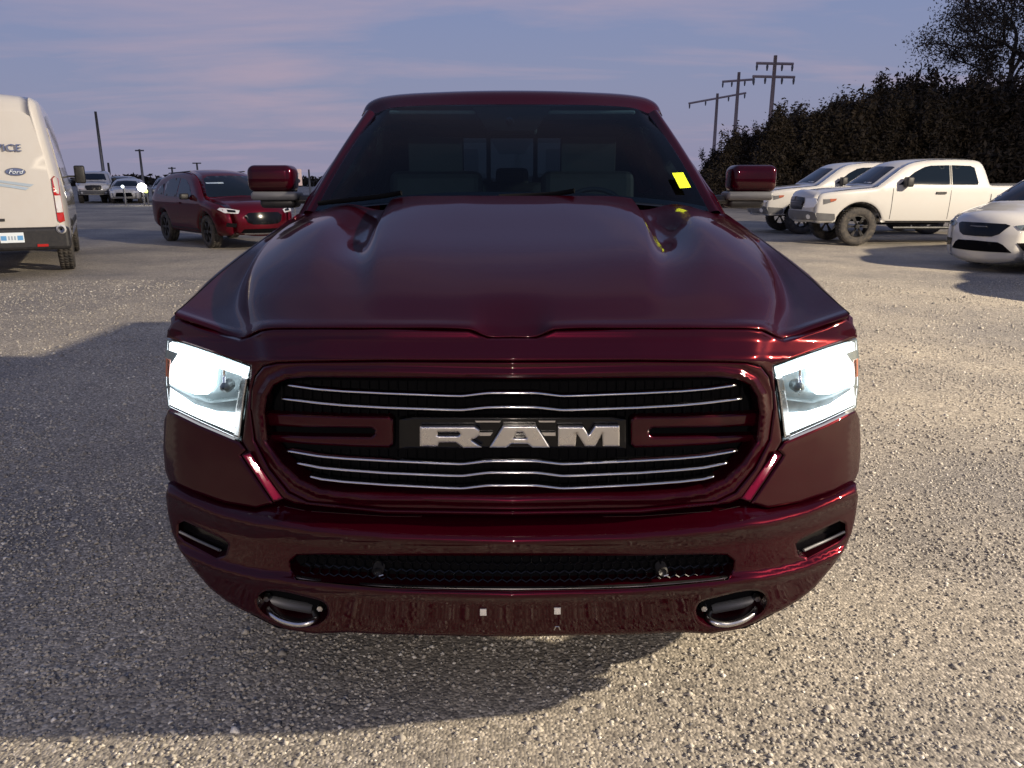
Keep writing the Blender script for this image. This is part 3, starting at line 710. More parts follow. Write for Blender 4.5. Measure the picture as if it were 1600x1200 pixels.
# lower body sides
def arch(cy, cz, r_, a0=200, a1=-20, n=14):
    return [(cy + r_ * math.cos(R(a)), cz + r_ * math.sin(R(a))) for a in np.linspace(a0, a1, n)]
def bx(Y, z):
    t = 0 * Y; b0 = np.interp(Y, [2.2, 2.7, 2.9, 3.2, 3.5, 3.8], [1.018, 1.022, 1.012, .992, .972, .970]); b_ = b0 + .022 * np.clip((1.40 - z) / .16, 0, 1) ** .6 - .05 * np.clip((.75 - z) / .4, 0, 1)
    w_ = 0
    for c in (2.87, 6.42):
        d = np.hypot(Y - c, z - .46); w_ = w_ + .028 * np.exp(-((d - .5) / .09) ** 2)
    return b_ + w_ - .03 * t ** 2 - .02 * np.clip((Y - 7.2) / .3, 0, 1) ** 2
side_part('body_side', [(2.30, .62), (2.27, .75), (2.27, 1.05), (2.29, 1.13), (2.40, 1.155), (2.62, 1.204), (2.88, 1.254), (3.2, 1.316), (3.5, 1.375), (5.7, 1.40), (7.42, 1.39), (7.48, 1.3), (7.48, .55)]
          + arch(6.42, .46, .47, -20, 200) + [(5.9, .40), (3.45, .38)] + arch(2.87, .46, .47, -10, 185), [], bx, M['cherry'], sp=.055, thick=.05, rnd=.035)
s = MB(); s.box((0, 7.45, .95), (1.9, .06, .86)); s.build('tailgate', M['cherry'], truck, bevel=.02)
s = MB(); s.box((0, 5.78, 1.15), (1.86, .05, .5)); s.build('bed_front_wall', M['cherry'], truck, bevel=.02)
s = MB(); s.box((0, 6.6, .78), (1.84, 1.66, .05)); s.box((0, 4.6, .52), (1.5, 4.6, .22)); s.box((0, 2.55, .55), (1.2, .7, .3)); s.build('underbody', M['blk'], truck)
# firewall & rear cab wall
s = MB(); s.box((0, 3.5, 1.05), (1.80, .04, .55)); s.build('firewall', M['void'], truck)
Q, T, be, lp = patch2d([(-.93, .8), (.93, .8), (.95, 1.38), (.76, 1.90), (-.76, 1.90), (-.95, 1.38)], [[(-.5, 1.49), (.5, 1.49), (.47, 1.80), (-.47, 1.80)]], .15)
mesh_obj('cab_rear_wall', [(q[0], 5.70, q[1]) for q in Q], [tuple(t) for t in T], M['cherry'], truck)
mesh_obj('cab_rear_trim', [(q[0], 5.66, q[1]) for q in Q], [tuple(t) for t in T], M['seat'], truck)
s = MB(); s.box((0, 5.68, 1.645), (1.0, .006, .32)); s.build('rear_window', M['glass_side'], truck)
for x in (-.165, .165):
    s = MB(); s.box((x, 5.66, 1.645), (.03, .03, .34)); s.build('rear_window_divider', M['blk'], truck)
# interior
s = MB(); s.box((0, 3.78, 1.27), (1.7, .45, .12)); s.box((.40, 3.86, 1.34), (.42, .2, .08)); s.box((0, 3.95, 1.15), (1.7, .12, .3)); s.build('dashboard', M['seat'], truck, bevel=.03)
s = MB(); s.box((0, 4.75, .72), (1.7, 1.8, .06)); s.build('cab_floor', M['void'], truck)
def seat(x, Y, w_, zt):
    st = []
    s = MB(); s.box((x, Y - .2, 1.0), (w_, .5, .16)); s.box((x, Y + .06, 1.28), (w_, .13, .58), Matrix.Rotation(R(-10), 3, 'X')); s.build('seat', M['seat'], truck, bevel=.05, seg=3)
    s = MB(); s.box((x, Y + .12, zt - .1), (w_ * .58, .1, .2)); s.tube([(x - .06, Y + .1, zt - .3), (x - .06, Y + .12, zt - .15)], .008, 6); s.tube([(x + .06, Y + .1, zt - .3), (x + .06, Y + .12, zt - .15)], .008, 6); s.build('headrest', M['seat'], truck, bevel=.035, seg=3)
seat(.44, 4.55, .54, 1.76); seat(-.44, 4.55, .54, 1.76)
s = MB(); s.box((0, 5.35, 1.25), (1.5, .14, .5)); s.build('rear_seat', M['seat'], truck, bevel=.05)
for x in (-.45, 0, .45):
    s = MB(); s.box((x, 5.40, 1.53), (.22, .09, .13)); s.build('headrest', M['seat'], truck, bevel=.03)
s = MB(); cc = Vector((.42, 4.02, 1.30)); s.tube([cc + Vector((.19 * math.cos(a), .05 * math.sin(a), .175 * math.sin(a))) for a in np.linspace(0, 2 * math.pi, 25)], .014, 6, False); s.tube([cc + Vector((-.18, 0, 0)), cc + Vector((.18, 0, 0))], .018, 6); s.build('steering_wheel', M['seat'], truck, smooth=True)
s = MB(); s.box((0, 4.05, 1.775), (.25, .035, .075)); s.build('rear_view_mirror', M['seat'], truck, bevel=.015)
s = MB(); s.add([p3(738, 166, 4.12), p3(862, 166, 4.12), p3(835, 205, 3.95), p3(762, 205, 3.95), p3(738, 166, 4.2), p3(862, 166, 4.2), p3(835, 208, 4.1), p3(762, 208, 4.1)], [(3, 2, 1, 0), (4, 5, 6, 7), (0, 4, 7, 3), (1, 2, 6, 5), (2, 3, 7, 6)]); s.build('camera_housing', M['void'], truck)
s = MB(); c = Vector(p3(796, 190, 3.96)); s.tube([c, c - Vector((0, .02, -.004)), c - Vector((0, .028, -.006))], [.02, .016, .006], 14); s.build('camera_lens', M['gloss'], truck, smooth=True)
for sx in (1, -1):
    s = MB(); s.box((sx * .40, 4.22, 1.845), (.46, .14, .02), Matrix.Rotation(R(-8), 3, 'X')); s.build('sun_visor', vary(mat('visor_cloth', (.10, .11, .11), .9), 20, .2), truck, bevel=.008)
s = MB(); s.box((0, 4.95, 1.90), (1.3, 1.4, .02)); s.build('headliner', M['seat'], truck)
# wipers
for pts in ([(628, 306, 3.22), (600, 311, 3.24), (540, 318, 3.33), (500, 322, 3.42)], [(897, 303, 3.2), (870, 307.5, 3.22), (850, 309, 3.23), (780, 312, 3.25)]):
    s = MB(); s.tube([Vector(p3(*p)) + Vector((0, -.012, .012)) for p in pts], .011, 6); s.build('wiper', M['void'], truck, smooth=True)
# yellow stock sticker inside the glass
def on_glass(px, py, off=.0):
    # intersect the view ray with the windscreen surface (plane between corner points)
    a, b_, c = [Vector(p) for p in (wsrow(.1)[6], wsrow(.1)[8], wsrow(.5)[7])]
    n = (b_ - a).cross(c - a).normalized(); o = Vector((0, 0, CAMH)); d = (Vector(p3(px, py, 1.0)) - o)
    return o + d * ((a - o).dot(n) / d.dot(n)) + n * off * (-1 if n.y > 0 else 1)
q = [on_glass(*p, .03) for p in ((1045, 279), (1062, 278), (1074, 301), (1057, 302.5))]
s = MB(); s.add(q + [v + Vector((0, .002, .001)) for v in q], [(3, 2, 1, 0), (4, 5, 6, 7), (0, 1, 5, 4), (1, 2, 6, 5), (2, 3, 7, 6), (3, 0, 4, 7)]); s.build('windscreen_sticker', M['yellow'], truck)
# door mirrors
for sx in (1, -1):
    s = MB(); s.box((sx * 1.145, 3.82, 1.526), (.215, .15, .125)); mo = s.build('mirror_cap', M['cherry'], truck, bevel=.034, seg=5, smooth=True)
    s = MB(); s.box((sx * 1.125, 3.80, 1.447), (.22, .14, .040)); s.build('mirror_trim', M['lowgrey'], truck, bevel=.016, seg=3, smooth=True)
    s = MB(); s.box((sx * 1.12, 3.83, 1.415), (.17, .13, .05)); s.box((sx * .99, 3.82, 1.43), (.14, .08, .04)); s.build('mirror_base', M['blk'], truck, bevel=.02, seg=3, smooth=True)
    s = MB(); s.box((sx * 1.145, 3.898, 1.51), (.18, .006, .13)); s.build('mirror_glass', M['chrome'], truck)

# --- wheels
def wheel_mesh(r_, w_, rimr, spokes=6, mrim=None):
    """axis along local y; outer face at -y"""
    s = MB(); n = 40
    prof = [(rimr, -w_ * .42), (rimr * 1.04, -w_ * .5), (r_ * .93, -w_ * .5), (r_ * .985, -w_ * .42), (r_, -w_ * .25), (r_, w_ * .25), (r_ * .985, w_ * .42), (r_ * .93, w_ * .5), (rimr, w_ * .5)]
    V = [(rr * math.cos(2 * math.pi * k / n), yy, rr * math.sin(2 * math.pi * k / n)) for rr, yy in prof for k in range(n)]
    Fc = [(i * n + k, i * n + (k + 1) % n, (i + 1) * n + (k + 1) % n, (i + 1) * n + k) for i in range(len(prof) - 1) for k in range(n)]
    s.add(V, Fc)
    for k in range(n):       # tread blocks
        a = 2 * math.pi * k / n
        for yy in (-w_ * .3, 0, w_ * .3):
            s.box((math.cos(a) * r_, yy, math.sin(a) * r_), (r_ * .03, w_ * .22, r_ * .1), Matrix.Rotation(-a, 3, 'Y'))
    d = MB(); prof = [(rimr, -w_ * .42), (rimr * .95, -w_ * .44), (rimr * .92, -w_ * .3), (rimr * .90, w_ * .1)]
    V = [(rr * math.cos(2 * math.pi * k / n), yy, rr * math.sin(2 * math.pi * k / n)) for rr, yy in prof for k in range(n)]
    d.add(V, [(i * n + k, i * n + (k + 1) % n, (i + 1) * n + (k + 1) % n, (i + 1) * n + k) for i in range(len(prof) - 1) for k in range(n)])
    for k in range(spokes):
        for o_ in (-.13, .13):
            a = 2 * math.pi * k / spokes; d.box((math.cos(a + o_ * .5) * rimr * .52, -w_ * .36, math.sin(a + o_ * .5) * rimr * .52), (rimr * .86, w_ * .1, rimr * .12), Matrix.Rotation(-(a + o_), 3, 'Y'))
    d.tube([(0, -w_ * .2, 0), (0, -w_ * .43, 0)], [rimr * .25, rimr * .2], 14)
    return s, d
def add_wheels(root, pos, r_, w_, rimr, mrim, spokes=6, world=(0, 0, 0), steer=0):
    s, d = wheel_mesh(r_, w_, rimr, spokes)
    t0 = s.build('wheel', M['rubber'], root, smooth=True); d0 = d.build('rim', mrim, t0)
    b = MB(); b.tube([(0, w_ * .1, 0), (0, w_ * .12, 0)], rimr * .9, 20); b0 = b.build('brake_disc', M['blk'], t0)
    for i, (x, y, z, rz) in enumerate(pos):
        t = t0 if i == 0 else copy_tree(t0, root)
        t.location = (x, y, z); t.rotation_euler = (0, 0, rz)
PI = math.pi
add_wheels(truck, [(.86, 2.87, .41, PI / 2), (-.86, 2.87, .41, -PI / 2), (.86, 6.42, .41, PI / 2), (-.86, 6.42, .41, -PI / 2)], .41, .28, .26, M['rim'])
for o in kids(truck): o.location = tuple(Vector(o.location) - Vector(truck.location))

# ================================================================== other vehicles
def shell(name, outline, Wf, bul, Rr_, m, parent, sp=.12, ns=13):
    """closed side outline (x forward, z up) inflated to a body shell; returns (object, BVH)"""
    Q, T, be, loops = patch2d(outline, [], sp, (Rr_ * .08, Rr_ * .3, Rr_ * .65, Rr_))
    t = np.clip(1 - sdf(loops, Q) / Rr_, 0, 1)
    y = Wf(Q[:, 0], Q[:, 1]) - Rr_ * (1 - np.sqrt(1 - np.clip(t, 0, .985) ** 2))
    n = len(Q); V = [(q[0], yy, q[1]) for q, yy in zip(Q, y)] + [(q[0], -yy, q[1]) for q, yy in zip(Q, y)]
    Fc = [tuple(int(i) for i in t_[::-1]) for t_ in T] + [tuple(int(i) + n for i in t_) for t_ in T]
    nxt = {a: b for a, b in be}; start = be[0][0]; loop = [start]
    while nxt[loop[-1]] != start and len(loop) < 5000: loop.append(nxt[loop[-1]])
    Lp = Q[loop]; tg = np.roll(Lp, -1, 0) - np.roll(Lp, 1, 0); tg /= np.linalg.norm(tg, axis=1)[:, None] + 1e-9
    nr = np.stack([tg[:, 1], -tg[:, 0]], 1)
    ss = np.linspace(1, -1, ns); idx = np.zeros((len(loop), ns), int)
    for i, k in enumerate(loop):
        b_ = bul(nr[i, 0], nr[i, 1], Lp[i, 0], Lp[i, 1]); idx[i, 0] = k; idx[i, -1] = k + n
        for j in range(1, ns - 1):
            w_ = b_ * (1 - abs(ss[j]) ** 2.3); idx[i, j] = len(V)
            V.append((Lp[i, 0] + nr[i, 0] * w_, ss[j] * y[k], Lp[i, 1] + nr[i, 1] * w_))
    for i in range(len(loop)):
        i2 = (i + 1) % len(loop)
        for j in range(ns - 1): Fc.append((idx[i, j], idx[i, j + 1], idx[i2, j + 1], idx[i2, j]))
    o = mesh_obj(name, V, Fc, m, parent)
    bvh = BVHTree.FromPolygons([Vector(v) for v in V], [tuple(int(i) for i in f) for f in Fc])
    return o, bvh
def decal(name, bvh, poly, axis, m, parent, off=.006, sp=.08, holes=(), thick=.01, label=None):
    Q, T, be, lp = patch2d(poly, list(holes), sp)
    V = []; ok = []
    for q in Q:
        if axis == 'front': o, d = Vector((9, q[0], q[1])), Vector((-1, 0, 0))
        elif axis == 'rear': o, d = Vector((-9, q[0], q[1])), Vector((1, 0, 0))
        elif axis == 'right': o, d = Vector((q[0], -5, q[1])), Vector((0, 1, 0))
        elif axis == 'left': o, d = Vector((q[0], 5, q[1])), Vector((0, -1, 0))
        else: o, d = Vector((q[0], q[1], 6)), Vector((0, 0, -1))
        h = bvh.ray_cast(o, d)
        if h[0] is None: V.append((0, 0, 0)); ok.append(False)
        else: V.append(tuple(h[0] - d * off)); ok.append(True)
    dv = {'front': (-1, 0, 0), 'rear': (1, 0, 0), 'right': (0, 1, 0), 'left': (0, -1, 0), 'top': (0, 0, -1)}[axis]
    flip = axis in ('rear', 'left')
    if axis == 'front': flip = False
    Fc = [tuple(int(i) for i in (t[::-1] if flip else t)) for t in T if ok[t[0]] and ok[t[1]] and ok[t[2]]]
    for a, b_ in be:
        if ok[a] and ok[b_]:
            i = len(V); V += [V[a], V[b_], tuple(np.array(V[b_]) + np.array(dv) * thick), tuple(np.array(V[a]) + np.array(dv) * thick)]; Fc.append((i, i + 1, i + 2, i + 3))
    if not Fc: return None
    o = mesh_obj(name, V, Fc, m, parent)
    if label: o['label'] = label
    return o
def sym(poly): return [(-a, b) for a, b in poly][::-1]
def full_y(half): return half + [(-a, b) for a, b in reversed(half) if abs(a) > 1e-6]

def outline_car(L, top, zb, axles, ar, arz):
    """top: (s, z) nose to tail; builds closed outline with wheel arches; x = L/2 - s"""
    pts = [(L / 2 - s, z) for s, z in spline(top, 3)]
    bot = []
    for s in sorted(axles, reverse=True):
        half = math.sqrt(max(ar * ar - (zb - arz) ** 2, .01)); a0 = math.degrees(math.atan2(zb - arz, half))
        bot += [(L / 2 - s - ar * math.cos(R(a)), arz + ar * math.sin(R(a))) for a in np.linspace(a0, 180 - a0, 13)]
    return pts + bot
def make_vehicle(name, L, half, h, top, zb, axles, ar, r_, belt, tum, paint, front=.16, rear=.06, nose_taper=.16, Rr_=.09, sp=.13, rim=None, rimr=None, spokes=6, tw=.24):
    root = empty(name)
    ol = outline_car(L, top, zb, axles, ar, r_)
    def Wf(x, z):
        s = L / 2 - x
        w_ = half * (1 - nose_taper * np.clip(1 - s / .8, 0, 1) ** 2 - .09 * np.clip(1 - (L - s) / .6, 0, 1) ** 2)
        w_ = w_ - tum * np.clip((z - belt) / (h - belt), 0, 1.1) ** 1.1 - .04 * np.clip((belt - .25 - z) / .5, 0, 1) ** 2
        return w_
    def bul(nx, nz, x, z):
        if nz < -.5: return 0
        return front * max(nx, 0) ** 1.2 + rear * max(-nx, 0) + .045 * max(nz, 0)
    body, bvh = shell('body', ol, Wf, bul, Rr_, paint, root, sp)
    s, d = wheel_mesh(r_, tw, rimr or r_ * .6, spokes)
    t0 = s.build('wheel', M['rubber'], root, smooth=True); d.build('rim', rim or M['rim'], t0)
    pos = []
    for a in axles:
        x = L / 2 - a; yy = half - tw * .5 - .03
        pos += [(x, -yy, r_, 0), (x, yy, r_, PI)]
    for i, (x, y, z, rz) in enumerate(pos):
        t = t0 if i == 0 else copy_tree(t0, root)
        t.location = (x, y, z); t.rotation_euler = (0, 0, rz)
    # dark wheel wells and floor
    s = MB(); s.box((0, 0, zb + .10), (L * .9, half * 1.5, .16)); s.build('underbody', M['void'], root)
    D = lambda nm, poly, ax, m_, **k: decal(nm, bvh, poly, ax, m_, root, **k)
    return root, D, lambda s_, z: (L / 2 - s_, z), bvh
def X(L, pts): return [(L / 2 - s_, z) for s_, z in pts]
def text_mesh(name, txt, size, m, parent, loc, rot, ext=.004, shear=0, sx=1.0):
    cu = bpy.data.curves.new(name, 'FONT'); cu.body = txt; cu.size = size; cu.extrude = ext; cu.align_x = 'CENTER'; cu.align_y = 'CENTER'; cu.shear = shear; cu.resolution_u = 3
    t = bpy.data.objects.new(name + '_tmp', cu); COL.objects.link(t)
    dg = bpy.context.evaluated_depsgraph_get(); me = bpy.data.meshes.new_from_object(t.evaluated_get(dg))
    bpy.data.objects.remove(t); me.materials.clear(); me.materials.append(m)
    o = bpy.data.objects.new(name, me); COL.objects.link(o); o.parent = parent; o.location = loc; o.rotation_euler = rot; o.scale = (sx, 1, 1)
    return o
def ell(cx, cy, a, b, n=20): return [(cx + a * math.cos(2 * PI * k / n), cy + b * math.sin(2 * PI * k / n)) for k in range(n)]
def both(fn):
    for ax in ('right', 'left'): fn(ax)
def side_mirror(root, x, y, z, sz, m, arm=.12):
    for sy in (-1, 1):
        s = MB(); s.box((x, sy * (y + arm + sz[1] / 2), z), sz); s.build('door_mirror', m, root, bevel=.035, seg=3, smooth=True)
        s = MB(); s.box((x, sy * (y + arm / 2), z - .04), (.05, arm + .12, .04)); s.build('mirror_arm', M['blk'], root)

# ---- full-size pickup (near white one; a second stands beyond it)
def pickup(name, paint, detail=True, rimm=None, clad=True, blacktop=False):
    L = 5.75
    top = [(.12, .50), (.05, .56), (.02, .70), (.02, .85), (.04, 1.02), (.09, 1.14), (.2, 1.19), (.8, 1.26), (1.32, 1.31), (1.42, 1.36), (1.75, 1.60), (2.05, 1.80), (2.3, 1.88), (2.8, 1.93), (3.4, 1.93), (3.72, 1.90),
           (3.83, 1.80), (3.93, 1.50), (3.97, 1.38), (4.06, 1.355), (4.8, 1.36), (5.6, 1.36), (5.70, 1.33), (5.73, 1.1), (5.73, .7), (5.68, .55)]
    root, D, _, bvh = make_vehicle(name, L, 1.0, 1.93, top, .52, [1.02, 4.62], .535, .43, 1.34, .21, paint, front=.17, Rr_=.075, nose_taper=.12, rim=rimm or M['rimdark'], rimr=.25, tw=.28)
    Xp = lambda p: X(L, p)
    fw = Xp([(1.83, 1.375), (2.22, 1.66), (2.45, 1.775), (2.60, 1.805), (3.02, 1.815), (3.02, 1.375)])
    rw = Xp([(3.08, 1.375), (3.08, 1.815), (3.50, 1.80), (3.60, 1.76), (3.68, 1.42), (3.66, 1.375)])
    both(lambda ax: (D('side_window', fw, ax, M['window'], off=.004), D('rear_side_window', rw, ax, M['window'], off=.004)))
    D('windscreen', full_y([(0, 1.80), (.50, 1.79), (.60, 1.77), (.70, 1.42), (.68, 1.39), (0, 1.41)]), 'front', M['window'], off=.008)
    D('rear_glass', full_y([(0, 1.78), (.58, 1.77), (.68, 1.42), (0, 1.42)]), 'rear', M['window'], off=.008)
    both(lambda ax: D('pillar_trim', Xp([(3.03, 1.38), (3.03, 1.81), (3.07, 1.81), (3.07, 1.38)]), ax, M['blk'], off=.005, sp=.2))
    # nose
    D('grille', full_y([(0, 1.10), (.42, 1.08), (.46, .98), (.38, .80), (0, .79)]), 'front', M['gloss'], off=.012)
    for z in (.88, .94, 1.0): D('grille_bar', full_y([(0, z + .012), (.40, z + .012), (.40, z - .012), (0, z - .012)]), 'front', M['blk'], off=.025, sp=.2)
    for sg in (1, -1):
        q = [(.50, 1.06), (.80, 1.07), (.87, .98), (.80, .86), (.50, .84), (.50, .95)]
        D('headlight', q if sg > 0 else sym(q), 'front', M['white_lens'], off=.01)
        q = Xp([(.16, 1.05), (.42, 1.06), (.40, 1.0), (.17, .93)]); D('headlight_wrap', q, 'right' if sg < 0 else 'left', M['lowgrey'], off=.008)
        q = Xp([(.30, 1.06), (.45, 1.065), (.43, 1.02), (.32, .99)]); D('turn_signal', q, 'right' if sg < 0 else 'left', M['amber'], off=.011)
        D('fog_lamp', ell(sg * .66, .64, .06, .055), 'front', M['white_lens'], off=.035)
    D('bumper', full_y([(0, .77), (.60, .77), (.86, .74), (.88, .56), (0, .55)]), 'front', M['steel'] if not clad else M['lowgrey'], off=.03, thick=.05)
    both(lambda ax: D('bumper_end', Xp([(.06, .74), (.44, .72), (.47, .60), (.44, .56), (.08, .56)]), ax, M['lowgrey'], off=.015))
    both(lambda ax: (D('door_handle', Xp([(2.72, 1.22), (2.95, 1.22), (2.95, 1.17), (2.72, 1.17)]), ax, M['blk'], off=.03, thick=.03),
                     D('door_seam', Xp([(1.72, 1.30), (1.735, 1.30), (1.735, .60), (1.72, .60)]), ax, M['seam'], off=.003, sp=.3, thick=0),
                     D('door_seam', Xp([(3.06, 1.32), (3.072, 1.32), (3.072, .60), (3.06, .60)]), ax, M['seam'], off=.003, sp=.3, thick=0),
                     D('bed_seam', Xp([(3.99, 1.345), (4.01, 1.345), (4.01, .56), (3.99, .56)]), ax, M['seam'], off=.004, sp=.3, thick=0),
                     D('rocker_strip', Xp([(1.65, .56), (3.95, .56), (3.95, .53), (1.65, .53)]), ax, M['blk'], off=.01, sp=.3)))
    for c in (1.02, 4.62):     # black arch lips
        a_ = [(L / 2 - c + rr * math.cos(R(t)), .43 + rr * math.sin(R(t))) for rr, ts in ((.565, np.linspace(10, 170, 15)), (.538, np.linspace(170, 10, 15))) for t in ts]
        both(lambda ax: D('arch_lip', a_, ax, M['blk'], off=.006, sp=.2, thick=.03))
    s = MB(); s.tube([(L / 2 - 1.85, -.93, .40), (L / 2 - 3.9, -.93, .40)], .035, 8); s.build('side_step', M['blk'], root)
    s = MB(); s.tube([(L / 2 - 1.85, .93, .40), (L / 2 - 3.9, .93, .40)], .035, 8); s.build('side_step', M['blk'], root)
    side_mirror(root, L / 2 - 2.0, .95, 1.44, (.16, .22, .22), M['blk'], .06)
    if detail:
        D('side_badge', Xp([(1.30, 1.16), (1.52, 1.16), (1.52, 1.12), (1.30, 1.12)]), 'right', M['decalgrey'], off=.004, sp=.3)
        D('door_script', Xp([(2.2, .80), (2.65, .80), (2.65, .77), (2.2, .77)]), 'right', M['decalgrey'], off=.004, sp=.3)
        s = MB(); s.box((L / 2 - 2.62, -.55, 1.50), (.02, .12, .14)); 
    for sg in (1, -1):
        q = [(.72, 1.25), (.92, 1.25), (.92, .80), (.72, .80)]; D('tail_lamp', q if sg > 0 else sym(q), 'rear', M['red_lens'], off=.01)
    return root
M['seam'] = mat('panel_gap', (.05, .05, .05), .9)
def put(o, x, y, ang, z=0): o.location = (x, y, z); o.rotation_euler = (0, 0, R(ang))
tk = pickup('pickup_truck', M['white'])
put(tk, 9.95, 18.85 + .45, 180)
tag(tk, 'white extended cab pickup with black wheels, nearest white pickup to the red truck', 'pickup truck')
tk2 = copy_tree(tk); put(tk2, 10.0, 23.0, 180)
tag(tk2, 'white pickup parked beyond the white extended cab pickup, its nose showing past the red mirror', 'pickup truck')

# ---- minivan
def minivan():
    L = 5.15
    top = [(.12, .19), (.05, .24), (.02, .40), (.03, .55), (.05, .68), (.13, .82), (.35, .92), (.9, 1.04), (1.12, 1.10), (1.5, 1.34), (1.9, 1.56), (2.3, 1.69), (2.9, 1.76), (3.8, 1.76), (4.5, 1.71), (4.85, 1.6), (5.0, 1.3), (5.10, 1.0), (5.13, .6), (5.08, .28)]
    root, D, _, bvh = make_vehicle('minivan', L, 1.0, 1.76, top, .19, [.98, 4.05], .40, .35, 1.05, .24, M['white'], front=.27, Rr_=.13, nose_taper=.20, rim=M['rim'], rimr=.23)
    Xp = lambda p: X(L, p)
    both(lambda ax: (D('side_window', Xp([(1.70, 1.14), (2.1, 1.40), (2.35, 1.53), (2.75, 1.56), (2.75, 1.12)]), ax, M['window'], off=.004),
                     D('sliding_door_window', Xp([(2.82, 1.12), (2.82, 1.57), (3.75, 1.57), (3.75, 1.12)]), ax, M['window'], off=.004),
                     D('rear_quarter_window', Xp([(3.82, 1.12), (3.82, 1.57), (4.5, 1.52), (4.75, 1.16)]), ax, M['window'], off=.004),
                     D('door_seam', Xp([(2.78, 1.1), (2.79, 1.1), (2.79, .34), (2.78, .34)]), ax, M['seam'], off=.003, sp=.3, thick=0),
                     D('door_seam', Xp([(1.60, 1.05), (1.61, 1.05), (1.61, .34), (1.60, .34)]), ax, M['seam'], off=.003, sp=.3, thick=0),
                     D('door_handle', Xp([(2.5, .98), (2.7, .98), (2.7, .94), (2.5, .94)]), ax, M['white'], off=.03)))
    D('windscreen', full_y([(0, 1.64), (.50, 1.62), (.62, 1.56), (.80, 1.16), (.78, 1.13), (0, 1.16)]), 'front', M['window'], off=.01)
    D('grille', full_y([(0, .805), (.40, .80), (.47, .775), (.36, .63), (.26, .585), (0, .58)]), 'front', M['gloss'], off=.012)
    D('grille_badge', full_y([(0, .752), (.14, .750), (.16, .738), (0, .73)]), 'front', M['lowgrey'], off=.022, sp=.1)
    D('lower_intake', full_y([(0, .51), (.36, .50), (.44, .46), (.55, .34), (0, .335)]), 'front', M['void'], off=.01)
    for sg in (1, -1):
        q = [(.53, .775), (.66, .80), (.84, .81), (.93, .80), (.84, .735), (.60, .715)]
        D('headlight', q if sg > 0 else sym(q), 'front', M['lampgrey'], off=.012)
        q = [(.72, .79), (.83, .80), (.85, .775), (.74, .76)]; D('projector', q if sg > 0 else sym(q), 'front', M['gloss'], off=.018, sp=.05)
        D('headlight_wrap', Xp([(.32, .81), (.78, .86), (.72, .80), (.30, .75)]), 'right' if sg < 0 else 'left', M['lampgrey'], off=.01)
        q = [(.60, .50), (.80, .51), (.90, .49), (.92, .40), (.84, .375), (.68, .38)]
        D('fog_lamp_recess', q if sg > 0 else sym(q), 'front', M['gloss'], off=.01)
        D('fog_lamp', ell(sg * .84, .445, .035, .03, 10), 'front', M['white_lens'], off=.02, sp=.03)
    side_mirror(root, L / 2 - 1.8, .92, 1.14, (.15, .22, .16), M['white'], .08)
    return root
mv = minivan(); put(mv, 10.46, 14.27, 202)
tag(mv, 'white minivan with black grille parked nose out at the right edge of the lot', 'minivan')

mv2 = copy_tree(mv); put(mv2, 10.1, 10.5, 202)
tag(mv2, 'white minivan parked just out of frame on the right, its shadow reaching into view', 'minivan')
